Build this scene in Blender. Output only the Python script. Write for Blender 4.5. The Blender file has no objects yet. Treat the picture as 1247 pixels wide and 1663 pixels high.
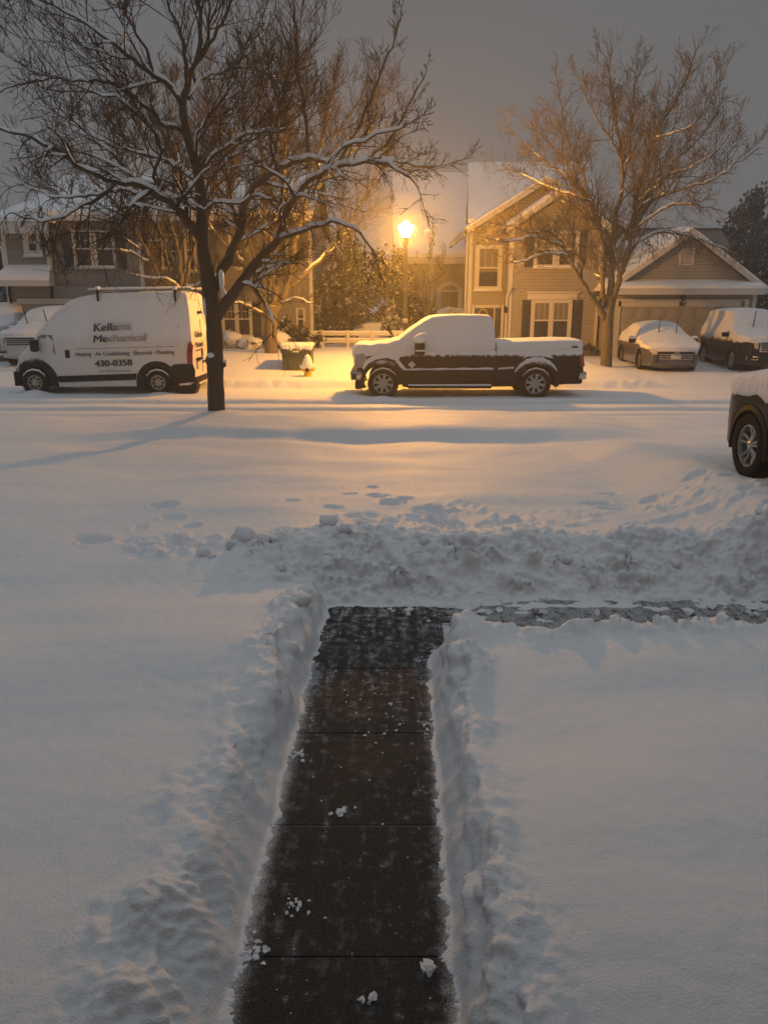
import bpy, bmesh, math, random
import numpy as np
from mathutils import Vector, noise as mnoise
R = math.radians
random.seed(7)
scene = bpy.context.scene
COL = scene.collection

# ------------------------------------------------------------------ camera, sky, exposure
CAM_H = 2.6
PITCH = R(15.5)
F = 1220.0                                   # focal length in photograph pixels (1247 x 1663)
SP, CP = math.sin(PITCH), math.cos(PITCH)
cam_data = bpy.data.cameras.new("camera")
cam_data.sensor_fit = 'VERTICAL'
cam_data.sensor_height = 36.0
cam_data.lens = 36.0 * F / 1663.0
cam_data.clip_start = 0.05
cam_data.clip_end = 1000.0
cam = bpy.data.objects.new("camera", cam_data)
COL.objects.link(cam)
cam.location = (0, 0, CAM_H)
cam.rotation_euler = (R(90) - PITCH, 0, 0)
scene.camera = cam

world = bpy.data.worlds.new("World")
scene.world = world
world.use_nodes = True
wn, wl = world.node_tree.nodes, world.node_tree.links
wn.clear()
w_out = wn.new("ShaderNodeOutputWorld")
w_bg = wn.new("ShaderNodeBackground")
w_tc = wn.new("ShaderNodeTexCoord")
w_sep = wn.new("ShaderNodeSeparateXYZ")
w_ramp = wn.new("ShaderNodeValToRGB")       # overcast night sky: brighter towards the zenith
w_ramp.color_ramp.elements[0].position = 0.0
w_ramp.color_ramp.elements[0].color = (0.135, 0.134, 0.133, 1)
w_ramp.color_ramp.elements[1].position = 0.9
w_ramp.color_ramp.elements[1].color = (0.345, 0.375, 0.405, 1)
e = w_ramp.color_ramp.elements.new(0.33)
e.color = (0.117, 0.123, 0.131, 1)
wl.new(w_tc.outputs["Generated"], w_sep.inputs[0])
wl.new(w_sep.outputs["Z"], w_ramp.inputs[0])
wl.new(w_ramp.outputs[0], w_bg.inputs[0])
w_bg.inputs[1].default_value = 1.1
wl.new(w_bg.outputs[0], w_out.inputs[0])

scene.view_settings.view_transform = 'Standard'
scene.view_settings.look = 'None'
scene.view_settings.exposure = 0.0
scene.view_settings.gamma = 1.0
scene.render.engine = 'CYCLES'
scene.cycles.use_denoising = True
scene.cycles.max_bounces = 6
scene.cycles.diffuse_bounces = 3
scene.cycles.glossy_bounces = 2
scene.cycles.transmission_bounces = 2
scene.cycles.volume_bounces = 1
scene.cycles.sample_clamp_indirect = 4.0

# ------------------------------------------------------------------ basic helpers
def U(px, py, Y):
    """point of the plane y = Y seen at photograph pixel (px, py)"""
    u, v = (px - 623.5) / F, (831.5 - py) / F
    d = Y / (CP + SP * v)
    return Vector((u * d, Y, CAM_H + d * (CP * v - SP)))

def sst(a, b, x):
    t = np.clip((np.asarray(x, float) - a) / (b - a), 0, 1)
    return t * t * (3 - 2 * t)

OFF = {}
class MB:
    """collects shapes, then links them as one mesh object"""
    def __init__(self):
        self.v, self.f = [], []
    def add(self, vs, fs):
        n = len(self.v)
        self.v.extend([tuple(p) for p in vs])
        self.f.extend([tuple(i + n for i in f) for f in fs])
        return self
    def box(self, x0, x1, y0, y1, z0, z1):
        if x0 > x1: x0, x1 = x1, x0
        if y0 > y1: y0, y1 = y1, y0
        if z0 > z1: z0, z1 = z1, z0
        return self.add([(x0,y0,z0),(x1,y0,z0),(x1,y1,z0),(x0,y1,z0),(x0,y0,z1),(x1,y0,z1),(x1,y1,z1),(x0,y1,z1)],
                        [(0,3,2,1),(4,5,6,7),(0,1,5,4),(1,2,6,5),(2,3,7,6),(3,0,4,7)])
    def bbox(self, x0, x1, y0, y1, z0, z1, b=0.02):
        """box with chamfered edges"""
        bm = bmesh.new()
        bmesh.ops.create_cube(bm, size=1)
        for w in bm.verts:
            w.co = Vector(((x0+x1)/2 + w.co.x*abs(x1-x0), (y0+y1)/2 + w.co.y*abs(y1-y0), (z0+z1)/2 + w.co.z*abs(z1-z0)))
        b = min(b, .45*min(abs(x1-x0), abs(y1-y0), abs(z1-z0)))
        bmesh.ops.bevel(bm, geom=bm.edges[:], offset=b, segments=2, affect='EDGES', profile=.5)
        return self.bm(bm)
    def bm(self, bm):
        bm.verts.index_update()
        self.add([w.co[:] for w in bm.verts], [[w.index for w in f.verts] for f in bm.faces])
        bm.free()
        return self
    def prism(self, poly, y0, y1):
        """polygon of (x, z) points pushed through y0..y1"""
        n = len(poly)
        vs = [(x, y0, z) for x, z in poly] + [(x, y1, z) for x, z in poly]
        fs = [tuple(range(n)), tuple(range(2*n-1, n-1, -1))]
        fs += [(i, n+i, n+(i+1) % n, (i+1) % n) for i in range(n)]
        return self.add(vs, fs)
    def slab(self, a, b, c, d, t):
        """quad a b c d with thickness t downwards"""
        q = [Vector(p) for p in (a, b, c, d)]
        return self.add([p[:] for p in q] + [(p - Vector((0,0,t)))[:] for p in q],
                        [(0,1,2,3),(7,6,5,4),(0,4,5,1),(1,5,6,2),(2,6,7,3),(3,7,4,0)])
    def tube(self, pts, rad, n=6, cap=True):
        pts = [Vector(p) for p in pts]
        m = len(pts)
        if not hasattr(rad, '__len__'): rad = [rad] * m
        t0 = (pts[1] - pts[0]).normalized()
        a = t0.orthogonal().normalized()
        base = len(self.v)
        cs = [(math.cos(2*math.pi*k/n), math.sin(2*math.pi*k/n)) for k in range(n)]
        for i in range(m):
            t = (pts[min(i+1, m-1)] - pts[max(i-1, 0)])
            if t.length < 1e-9: t = t0
            t.normalize()
            a = a - t * a.dot(t)
            if a.length < 1e-6: a = t.orthogonal()
            a.normalize()
            b = t.cross(a)
            p, r = pts[i], rad[i]
            for c, s in cs:
                self.v.append((p.x + r*(a.x*c+b.x*s), p.y + r*(a.y*c+b.y*s), p.z + r*(a.z*c+b.z*s)))
        for i in range(m-1):
            o = base + i*n
            for k in range(n):
                k2 = (k+1) % n
                self.f.append((o+k, o+k2, o+n+k2, o+n+k))
        if cap:
            self.f.append(tuple(base + k for k in range(n-1, -1, -1)))
            self.f.append(tuple(base + (m-1)*n + k for k in range(n)))
        return self
    def lathe(self, prof, c=(0,0,0), axis='z', n=24):
        """prof = (radius, height) pairs turned about an axis through c"""
        base = len(self.v)
        for r, h in prof:
            for k in range(n):
                a = 2*math.pi*k/n
                x, y = r*math.cos(a), r*math.sin(a)
                if axis == 'z': p = (c[0]+x, c[1]+y, c[2]+h)
                elif axis == 'y': p = (c[0]+x, c[1]+h, c[2]+y)
                else: p = (c[0]+h, c[1]+x, c[2]+y)
                self.v.append(p)
        for i in range(len(prof)-1):
            o = base + i*n
            for k in range(n):
                k2 = (k+1) % n
                self.f.append((o+k, o+k2, o+n+k2, o+n+k))
        self.f.append(tuple(base + k for k in range(n-1, -1, -1)))
        self.f.append(tuple(base + (len(prof)-1)*n + k for k in range(n)))
        return self
    def blob(self, c, r, seed=0, sub=2, amp=.25, scale=1.0):
        bm = bmesh.new()
        bmesh.ops.create_icosphere(bm, subdivisions=sub, radius=1)
        rx, ry, rz = r if hasattr(r, '__len__') else (r, r, r)
        for w in bm.verts:
            k = 1 + amp * mnoise.noise(w.co * 1.7 * scale + Vector((seed*7.3, seed*1.7, 0)))
            w.co = Vector((c[0] + w.co.x*rx*k, c[1] + w.co.y*ry*k, c[2] + w.co.z*rz*k))
        return self.bm(bm)
    def build(self, name, mat, parent=None, smooth=40, kind=None):
        me = bpy.data.meshes.new(name)
        off = OFF.get(parent, Vector((0,0,0))) if parent else Vector((0,0,0))
        vs = self.v if off.length == 0 else [(x-off.x, y-off.y, z-off.z) for x, y, z in self.v]
        me.from_pydata(vs, [], self.f)
        me.validate()
        if smooth:
            bm = bmesh.new(); bm.from_mesh(me)
            bmesh.ops.recalc_face_normals(bm, faces=bm.faces[:])
            bm.to_mesh(me); bm.free()
            me.shade_smooth()
            if smooth < 180: me.set_sharp_from_angle(angle=R(smooth))
        me.materials.append(mat)
        o = bpy.data.objects.new(name, me)
        COL.objects.link(o)
        if parent:
            o.parent = parent
            OFF[o] = off
        if kind: o['kind'] = kind
        return o

def thing(name, label, cat, loc=(0,0,0), rotz=0, group=None, world_coords=True):
    """an Empty at the thing's base; parts are given in world or in local coordinates"""
    o = bpy.data.objects.new(name, None)
    COL.objects.link(o)
    o.location = loc
    o.rotation_euler = (0, 0, rotz)
    o.empty_display_size = .3
    o['label'] = label; o['category'] = cat
    if group: o['group'] = group
    OFF[o] = Vector(loc) if world_coords else Vector((0,0,0))
    return o

def tag(o, label, cat, group=None):
    o['label'] = label; o['category'] = cat
    if group: o['group'] = group
    return o

def sub_empty(name, parent):
    o = bpy.data.objects.new(name, None)
    COL.objects.link(o); o.parent = parent; OFF[o] = OFF[parent]
    return o

# ------------------------------------------------------------------ materials
def new_mat(name):
    m = bpy.data.materials.new(name); m.use_nodes = True
    nt = m.node_tree
    return m, nt.nodes, nt.links, nt.nodes["Principled BSDF"]

def nnoise(N, L, vec, scale, detail=4, rough=.55):
    n = N.new("ShaderNodeTexNoise")
    n.inputs["Scale"].default_value = scale; n.inputs["Detail"].default_value = detail
    n.inputs["Roughness"].default_value = rough
    L.new(vec, n.inputs["Vector"])
    return n.outputs[0]

def nmath(N, L, op, a, b=None, clamp=False):
    n = N.new("ShaderNodeMath"); n.operation = op; n.use_clamp = clamp
    for i, x in enumerate((a, b)):
        if x is None: continue
        if isinstance(x, (int, float)): n.inputs[i].default_value = x
        else: L.new(x, n.inputs[i])
    return n.outputs[0]

def nmix(N, L, fac, a, b):
    n = N.new("ShaderNodeMix"); n.data_type = 'RGBA'
    for s, x in ((0, fac), (6, a), (7, b)):
        if isinstance(x, (tuple, list)): n.inputs[s].default_value = (*x[:3], 1)
        elif isinstance(x, (int, float)): n.inputs[s].default_value = x
        else: L.new(x, n.inputs[s])
    return n.outputs[2]

def nrange(N, L, x, a, b, c=0., d=1.):
    n = N.new("ShaderNodeMapRange"); n.interpolation_type = 'SMOOTHSTEP'
    L.new(x, n.inputs[0])
    for i, k in enumerate((a, b, c, d)): n.inputs[i+1].default_value = k
    return n.outputs[0]

def nbump(N, L, h, strength, dist, bsdf):
    n = N.new("ShaderNodeBump"); n.inputs["Strength"].default_value = strength; n.inputs["Distance"].default_value = dist
    L.new(h, n.inputs["Height"]); L.new(n.outputs[0], bsdf.inputs["Normal"])

def objco(N):
    return N.new("ShaderNodeTexCoord").outputs["Object"]

SNOW_COL = (.80, .815, .83)
def plain(name, col, rough=.6, metal=0., var=.12, scale=6., bump=0., bscale=60., coat=0., spec=.5):
    m, N, L, b = new_mat(name)
    b.inputs['Specular IOR Level'].default_value = spec
    co = objco(N)
    n = nnoise(N, L, co, scale)
    L.new(nmix(N, L, n, [c*(1-var) for c in col], [min(1, c*(1+var)) for c in col]), b.inputs["Base Color"])
    L.new(nrange(N, L, nnoise(N, L, co, scale*3), .3, .7, rough*.85, min(1, rough*1.15)), b.inputs["Roughness"])
    b.inputs["Metallic"].default_value = metal
    b.inputs["Coat Weight"].default_value = coat
    if bump: nbump(N, L, nnoise(N, L, co, bscale, 6), bump, .01, b)
    return m

def snow_mat(name, fine=85., amp=.48, coarse=9., camp=.35):
    m, N, L, b = new_mat(name)
    co = objco(N)
    L.new(nmix(N, L, nnoise(N, L, co, 2.), [c*.96 for c in SNOW_COL], [c*1.03 for c in SNOW_COL]), b.inputs["Base Color"])
    b.inputs["Roughness"].default_value = .55
    b.inputs["Specular IOR Level"].default_value = .3
    h = nmath(N, L, 'ADD', nmath(N, L, 'MULTIPLY', nnoise(N, L, co, fine, 3, .7), amp), nmath(N, L, 'MULTIPLY', nnoise(N, L, co, coarse, 5), camp))
    nbump(N, L, h, .6, .035, b)
    return m

def dusted(name, base, z0, soft=.10, rough=.35, metal=0., amp=.22, scale=4., streak=3., top=True, coat=.4, sign=1, ax='Z', spec=.3):
    """a paint with blown-on snow above height z0 (object space) with a ragged lower edge"""
    m, N, L, b = new_mat(name)
    co = objco(N)
    mp = N.new("ShaderNodeMapping"); mp.inputs["Scale"].default_value = (1, 1, 1/streak); L.new(co, mp.inputs[0])
    s = N.new("ShaderNodeSeparateXYZ"); L.new(co, s.inputs[0])
    n1 = nnoise(N, L, mp.outputs[0], scale, 6, .65)
    z = nmath(N, L, 'MULTIPLY', s.outputs[ax], sign)
    h = nmath(N, L, 'ADD', z, nmath(N, L, 'MULTIPLY', nmath(N, L, 'SUBTRACT', n1, .5), amp*2))
    mask = nrange(N, L, h, z0*sign - soft, z0*sign + soft)
    if top:
        g = N.new("ShaderNodeNewGeometry"); sg = N.new("ShaderNodeSeparateXYZ"); L.new(g.outputs["Normal"], sg.inputs[0])
        mask = nmath(N, L, 'MAXIMUM', mask, nrange(N, L, sg.outputs["Z"], .45, .75))
    L.new(nmix(N, L, mask, base, SNOW_COL), b.inputs["Base Color"])
    r = nmath(N, L, 'ADD', rough, nmath(N, L, 'MULTIPLY', mask, .6 - rough))
    L.new(r, b.inputs["Roughness"])
    L.new(nmath(N, L, 'MULTIPLY', nmath(N, L, 'SUBTRACT', 1., mask), metal), b.inputs["Metallic"])
    L.new(nmath(N, L, 'MULTIPLY', nmath(N, L, 'SUBTRACT', 1., mask), coat), b.inputs["Coat Weight"])
    b.inputs["Specular IOR Level"].default_value = spec
    nbump(N, L, nmath(N, L, 'MULTIPLY', mask, nnoise(N, L, co, 40, 5)), .5, .02, b)
    return m

def siding(name, col):
    m, N, L, b = new_mat(name)
    co = objco(N)
    s = N.new("ShaderNodeSeparateXYZ"); L.new(co, s.inputs[0])
    fr = nmath(N, L, 'FRACT', nmath(N, L, 'MULTIPLY', s.outputs["Z"], 1/.127))
    L.new(nmix(N, L, nnoise(N, L, co, 1.3), [c*.92 for c in col], [c*1.06 for c in col]), b.inputs["Base Color"])
    b.inputs["Roughness"].default_value = .55
    prof = nmath(N, L, 'SUBTRACT', 1., fr)
    prof2 = nmath(N, L, 'ADD', prof, nmath(N, L, 'MULTIPLY', nrange(N, L, fr, .86, 1.0), -.35))
    nbump(N, L, prof2, 1.0, .03, b)
    return m

def bark_mat(name, col, snow=.0):
    m, N, L, b = new_mat(name)
    co = objco(N)
    mp = N.new("ShaderNodeMapping"); mp.inputs["Scale"].default_value = (1, 1, .25); L.new(co, mp.inputs[0])
    n = nnoise(N, L, mp.outputs[0], 14, 6, .7)
    c = nmix(N, L, n, [k*.55 for k in col], [k*1.5 for k in col])
    if snow:
        g = N.new("ShaderNodeNewGeometry"); sg = N.new("ShaderNodeSeparateXYZ"); L.new(g.outputs["Normal"], sg.inputs[0])
        mk = nmath(N, L, 'MULTIPLY', nrange(N, L, sg.outputs["Z"], .35, .7), nrange(N, L, nnoise(N, L, co, 5, 3), .5-.25*snow, .62))
        c = nmix(N, L, nmath(N, L, 'MULTIPLY', mk, snow), c, SNOW_COL)
    L.new(c, b.inputs["Base Color"])
    b.inputs["Roughness"].default_value = .85
    b.inputs["Specular IOR Level"].default_value = .2
    nbump(N, L, n, .9, .03, b)
    return m

def glass_mat(name, col=(.02,.022,.025), rough=.12):
    m, N, L, b = new_mat(name)
    co = objco(N)
    L.new(nmix(N, L, nnoise(N, L, co, 2.2), [c*.6 for c in col], [c*1.5 for c in col]), b.inputs["Base Color"])
    b.inputs["Roughness"].default_value = rough
    return m

M = {}
M['snow'] = snow_mat('snow')
def streak_snow():
    m, N, L, b = new_mat('streaked_snow')
    co = objco(N)
    mp = N.new("ShaderNodeMapping"); mp.inputs["Scale"].default_value = (7, 7, 1.1); L.new(co, mp.inputs[0])
    n1 = nnoise(N, L, mp.outputs[0], 2.2, 5, .6); n2 = nnoise(N, L, co, 55, 4, .7); n3 = nnoise(N, L, co, 5, 4)
    L.new(nmix(N, L, nnoise(N, L, co, 2.), [c*.95 for c in SNOW_COL], [c*1.03 for c in SNOW_COL]), b.inputs["Base Color"])
    b.inputs["Roughness"].default_value = .55
    b.inputs["Specular IOR Level"].default_value = .3
    h = nmath(N, L, 'ADD', nmath(N, L, 'ADD', nmath(N, L, 'MULTIPLY', n1, 1.), nmath(N, L, 'MULTIPLY', n2, .35)), nmath(N, L, 'MULTIPLY', n3, .8))
    nbump(N, L, h, .8, .035, b)
    return m
M['snow_streaked'] = streak_snow()
M['snow_soft'] = snow_mat('snow_soft', 60, .12, 5, .35)
M['snow_clump'] = snow_mat('snow_clump', 90, .5, 25, .6)
M['trim'] = plain('white_trim', (.52,.505,.475), .5, var=.06, scale=2)
M['siding_tan'] = siding('tan_siding', (.305,.275,.22))
M['siding_tan2'] = siding('dim_tan_siding', (.27,.245,.20))
M['siding_grey'] = siding('grey_siding', (.22,.205,.185))
M['siding_blue'] = siding('bluegrey_siding', (.24,.25,.25))
M['shutter'] = plain('shutter_paint', (.035,.04,.042), .45, var=.2, scale=10)
M['pane'] = glass_mat('window_glass', (.035,.033,.03))
M['blind'] = plain('blind', (.16,.14,.11), .6, var=.2, scale=3)
M['garage_door'] = plain('garage_door_paint', (.32,.30,.26), .5, var=.06, scale=1.5)
M['roof'] = plain('roof_shingle', (.06,.05,.045), .9, var=.3, scale=12, bump=.4)
M['brown'] = plain('dark_siding', (.13,.10,.085), .8, var=.2, scale=8)
M['door'] = plain('front_door_paint', (.045,.042,.04), .35, var=.2)
M['iron'] = plain('black_iron', (.02,.02,.02), .4, metal=.6)
M['black_plastic'] = plain('black_plastic', (.018,.017,.016), .55, spec=.12, var=.25, scale=9, bump=.15)
M['rubber'] = plain('tyre_rubber', (.014,.0135,.013), .8, spec=.08, var=.3, scale=18, bump=.3)
M['alloy'] = plain('alloy_rim', (.42,.41,.39), .38, metal=.75, var=.15, scale=14)
M['alloy_dark'] = plain('dark_alloy_rim', (.22,.21,.2), .35, metal=.7, var=.15, scale=14)
M['steel'] = plain('steel_rim', (.42,.38,.32), .5, metal=.3, var=.15, scale=14)
M['chrome'] = plain('chrome', (.55,.54,.52), .22, metal=.9, var=.08)
M['well'] = plain('dark_underbody', (.006,.006,.006), .9, spec=.05)
M['bar'] = plain('bright_bar', (.5,.49,.47), .3, metal=.3)
M['lens'] = plain('lamp_lens', (.33,.32,.30), .18, var=.3, scale=18, coat=.5)
M['red_lens'] = plain('red_lens', (.28,.012,.01), .2, var=.3, scale=10, coat=.5)
M['plate'] = plain('licence_plate', (.6,.58,.52), .4, var=.15, scale=30)
M['navy'] = plain('navy_letters', (.018,.022,.05), .5)
M['utility'] = plain('utility_green', (.075,.085,.055), .55, var=.2, scale=5)
M['hydrant'] = plain('hydrant_yellow', (.62,.42,.03), .5, var=.15, scale=8)
M['post'] = plain('lamp_post_paint', (.10,.085,.06), .5, var=.2)
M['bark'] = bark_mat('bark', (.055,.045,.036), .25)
M['bark_lit'] = bark_mat('lamplit_bark', (.15,.125,.08), .6)  # paler, golden bark: the lamp's glow is put into its colour
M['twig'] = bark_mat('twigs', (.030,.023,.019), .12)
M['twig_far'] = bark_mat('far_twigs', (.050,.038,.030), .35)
M['twig_lit'] = bark_mat('lamplit_twigs', (.125,.10,.068), .55)  # lamplight painted in: lighter, yellower twigs with more snow
M['wreath'] = plain('wreath', (.30,.25,.08), .7)

def leaf_mat(name, col, snow, nsc=5.5):
    m, N, L, b = new_mat(name)
    co = objco(N)
    n = nnoise(N, L, co, nsc, 4, .6)
    c = nmix(N, L, nnoise(N, L, co, 30, 3), [k*.5 for k in col], [k*1.5 for k in col])
    g = N.new("ShaderNodeNewGeometry"); sg = N.new("ShaderNodeSeparateXYZ"); L.new(g.outputs["Normal"], sg.inputs[0])
    mk = nrange(N, L, n, .62 - .3*snow, .72 - .2*snow)
    L.new(nmix(N, L, mk, c, SNOW_COL), b.inputs["Base Color"])
    b.inputs["Roughness"].default_value = .8
    return m
M['evergreen'] = leaf_mat('evergreen_leaves', (.026,.029,.020), .25, 2.6)
M['hedge'] = leaf_mat('hedge_leaves', (.03,.035,.02), .6)
M['far_pine'] = leaf_mat('far_pine_needles', (.03,.036,.032), .15)

# ------------------------------------------------------------------ numpy noise for the snow surface
def _hash(ix, iy, seed):
    h = (ix.astype(np.int64) * 374761393 + iy.astype(np.int64) * 668265263 + seed * 1274126177) & 0xFFFFFFFF
    h = ((h ^ (h >> 13)) * 1274126177) & 0xFFFFFFFF
    return (h ^ (h >> 16)) & 0xFFFFFFFF

def perlin(x, y, seed=0):
    x = np.asarray(x, float); y = np.asarray(y, float)
    ix, iy = np.floor(x), np.floor(y)
    fx, fy = x - ix, y - iy
    u, v = fx**3*(fx*(fx*6-15)+10), fy**3*(fy*(fy*6-15)+10)
    def g(dx, dy):
        a = _hash(ix+dx, iy+dy, seed) * (2*np.pi/4294967296.)
        return np.cos(a)*(fx-dx) + np.sin(a)*(fy-dy)
    a = g(0,0); b = g(1,0); c = g(0,1); d = g(1,1)
    return 1.4*((a + u*(b-a)) + v*((c + u*(d-c)) - (a + u*(b-a))))

def fbm(x, y, o=4, seed=0, gain=.5):
    s, a = 0, 1.
    for k in range(o):
        s = s + a*perlin(x, y, seed+k*17); x = x*2.03+3.1; y = y*2.03+1.7; a *= gain
    return s

def lumps(x, y, seed=0, fill=.75):
    """rounded clods: a dome in each jittered cell"""
    ix, iy = np.floor(x), np.floor(y)
    out = np.zeros_like(x)
    for dx in (-1,0,1):
        for dy in (-1,0,1):
            h = _hash(ix+dx, iy+dy, seed)
            px = ix+dx + .15 + .7*((h & 1023)/1023.)
            py = iy+dy + .15 + .7*(((h >> 10) & 1023)/1023.)
            r = .25 + .5*(((h >> 20) & 1023)/1023.)
            on = ((_hash(ix+dx, iy+dy, seed+5) & 1023)/1023.) < fill
            d2 = ((x-px)**2 + (y-py)**2)/(r*r)
            out = np.maximum(out, np.where(on, r*np.clip(1-d2, 0, 1), 0))
    return out

# footprints and holes: x, y, length radius, width radius, depth
FOOT = []
def foot(px, py, z=.27, rx=.16, ry=.12, dep=.12):
    u, v = (px-623.5)/F, (831.5-py)/F
    d = (CAM_H - z)/(SP - CP*v)
    FOOT.append((u*d, d*(CP+SP*v), rx*.78, ry*.78, dep*.9))
for a in ((150,879,.27,.26,.20,.12),(270,826,.27,.20,.14,.10),(312,857,.27,.15,.10,.09),(228,857,.27,.12,.09,.06),(284,843,.27,.17,.09,.06),
          (215,882,.27,.16,.12,.07),(240,893,.27,.12,.08,.06),(300,886,.27,.1,.08,.06),(262,907,.27,.1,.06,.05),(568,802,.27,.13,.09,.08),
          (604,786,.27,.1,.08,.06),(612,806,.27,.2,.14,.09),(636,820,.27,.2,.12,.10),(660,812,.27,.16,.1,.08),(693,830,.27,.22,.12,.09),
          (720,850,.27,.2,.12,.09),(575,842,.27,.16,.1,.07),(735,831,.27,.1,.07,.06),(470,822,.27,.16,.08,.04),(540,830,.27,.16,.08,.05),
          (990,782,.4,.2,.1,.07),(975,800,.4,.3,.1,.06),(1000,808,.4,.25,.1,.07),(930,846,.35,.25,.1,.08),(1090,838,.4,.3,.12,.08),
          (1060,800,.4,.2,.1,.06),(1130,790,.45,.2,.1,.06),(1150,840,.4,.2,.1,.06),(1040,838,.4,.2,.1,.06),(1190,800,.45,.2,.1,.05)):
    foot(*a)

TREE_X, TREE_Y = U(352, 674, 15.8).x, 15.8
def walk_edges(y):
    return -.62 + .0255*(y-2.23), .285 + .0235*(y-2.23)

def path_dist(x, y):
    """signed distance outside the shovelled path (approximate)"""
    xl, xr = walk_edges(y)
    e = .034*perlin(x*3.1, y*3.1, 3) + .012*perlin(x*9, y*9, 4)
    a = np.maximum(np.maximum(xl-x, x-xr), y-6.25)
    b = np.maximum(np.maximum(xl-x, 5.30-y), y-6.25-.14*sst(.5, 1.2, x))
    return np.minimum(a, b) + e

CLOD = [None]
def height(x, y, detail=True):
    x = np.asarray(x, float); y = np.asarray(y, float)
    # ---- large form
    near = .285 - .17*sst(8.0, 13.8, y)
    dr = sst(2.9, 4.0, x)*sst(5.5, 8.3, y)*(1-sst(11.5, 14.0, y))          # raised near driveway
    near = near + .30*dr
    near = near + .10*np.exp(-((x-4.0)/.42)**2)*sst(6.0, 7.6, y)*(1-sst(9.0, 10.2, y))
    near = near - .22*sst(4.25, 4.6, x)*sst(8.6, 9.3, y)*(1-sst(9.9, 10.8, y))  # hollow round the parked wheel
    near = near + .095*perlin(x*.45, y*.75, 11) + .030*perlin(x*1.0, y*1.4, 12) + .006*perlin(x*1.2, y*4.5, 14)
    wig = .10*perlin(x*.6, 0*y, 21) + .05*perlin(x*1.7, 0*y, 22)
    inx = sst(-7.2, -4.2, x)*(1-sst(3.6, 5.6, x))
    ledge = sst(13.95, 14.55, y+wig)*(.03 + .16*inx)                      # verge snow stands above the yard
    verge = near + ledge + .012*perlin(x*.8, y*2.2, 23)
    rt = np.hypot(x-TREE_X, (y-TREE_Y)*.9)
    verge = verge + .07*np.exp(-(rt/.6)**2) + .05*np.exp(-((np.hypot(x-TREE_X-.5, y-TREE_Y-.1))/.8)**2)
    w2 = .07*perlin(x*.35, 0*y, 31) + .03*perlin(x*1.4, 0*y, 32) + .015*perlin(x*4, 0*y, 33)
    yy = y + w2
    road = .135 + .02*perlin(x*.5, y*1.2, 34)
    road = road - .19*np.exp(-((yy-18.05)/.15)**6) + .05*np.exp(-((yy-18.35)/.12)**2)
    road = road - .24*np.exp(-((yy-19.35)/.17)**6) + .075*np.exp(-((yy-19.72)/.13)**2) + .02*np.exp(-((yy-19.0)/.14)**2)
    road = road - .07*np.exp(-((yy-17.25)/.16)**4) - .05*np.exp(-((yy-20.15)/.12)**4)
    rutbits = sst(.2, .02, np.abs(yy-19.55))
    road = road + .02*rutbits*perlin(x*7, y*7, 35)
    k = sst(16.5, 17.3, y + .5*w2)
    z = verge*(1-k) + road*k
    # ---- far side of the street
    left = -8.6 + .3*perlin(y*.5, 0*y, 41)
    lawn = sst(left-.6, left+.6, x)*(1-sst(7.6, 8.9, x + .25*(y-24)))
    bank = sst(22.62, 23.0, y + .10*perlin(x*.5, 0*y, 42) + .06*perlin(x*2.5, y*2, 43))
    far_l = .34 + .50*sst(24.4, 28.6, y) + .03*np.exp(-((y-23.1)/.25)**2) + .035*np.exp(-((y-22.85)/.22)**2)*(perlin(x*4, y*4, 46) + .6*perlin(x*9, y*9, 47))
    far_d = .15 + .27*sst(23.6, 25.6, y) + .08*sst(25.5, 30, y)
    step = .07*sst(23.15, 23.35, y + .05*perlin(x*.7, 0*y, 44))*sst(8.3, 9.0, x)
    k2 = sst(23.2, 23.9, y)
    zl = road*(1-bank) + far_l*bank
    zd = road*(1-k2) + far_d*k2 + step*(1-sst(24.0, 25.5, y))
    zf = zl*lawn + zd*(1-lawn) + .018*perlin(x*.7, y*.8, 45)
    kf = sst(22.0, 22.4, y)
    z = z*(1-kf) + zf*kf
    for mx, my, mh, mr in MOUNDS:
        z = z + mh*np.exp(-(((x-mx)/mr)**2 + ((y-my)/(mr*.7))**2))
    if not detail: return z
    # ---- footprints and the trodden patch
    near_m = y < 12
    xs, ys = x[near_m], y[near_m]
    zs = z[near_m].copy()
    for fx, fy, rx, ry, dp in FOOT:
        q = ((xs-fx)/rx)**2 + ((ys-fy)/(ry*1.5))**2 + .7*perlin(xs*7, ys*7, 51) + .4*perlin(xs*19, ys*17, 56)
        zs -= .8*dp*(1-sst(.2, 1.3, q)) - .007*np.exp(-((q-1.7)/.6)**2)
    m1 = np.exp(-(((xs-.55)/1.2)**2 + ((ys-8.0)/.75)**2)) + .55*np.exp(-(((xs-3.6)/1.5)**2 + ((ys-8.3)/.9)**2)) + .75*np.exp(-(((xs+2.0)/.75)**2 + ((ys-7.0)/.42)**2))
    m1 = np.clip(m1*1.3, 0, 1)*sst(-.35, .25, perlin(xs*1.6, ys*1.6, 52) + m1 - .5)
    zs += m1*(.09*lumps(xs*6, ys*5, 53, .4) + .06*lumps(xs*13, ys*11, 57, .4) - .085*lumps(xs*4.2+5, ys*3.6, 54, .6) + .02*fbm(xs*9, ys*9, 3, 55))
    # ---- shovelled banks
    sd = path_dist(xs, ys)
    xl, xr = walk_edges(ys)
    lft = xs < (xl+xr)/2
    w = np.where(lft, .31 - .15*sst(2.0, 6.0, ys), .19)
    w = w*(1 + .35*perlin(xs*2.1, ys*2.4, 61))
    berm_y = sst(5.9, 6.3, ys)
    w = np.where(ys > 6.2, .60 + .15*perlin(xs*1.7, ys*0, 62), w)
    t = np.clip(sd/np.maximum(w, .06), 0, 1)
    rise = np.where(ys > 6.2, t**.85, 1-(1-t)**1.7)
    # crest heights
    bx = sst(-1.75, -1.0, xs)
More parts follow.
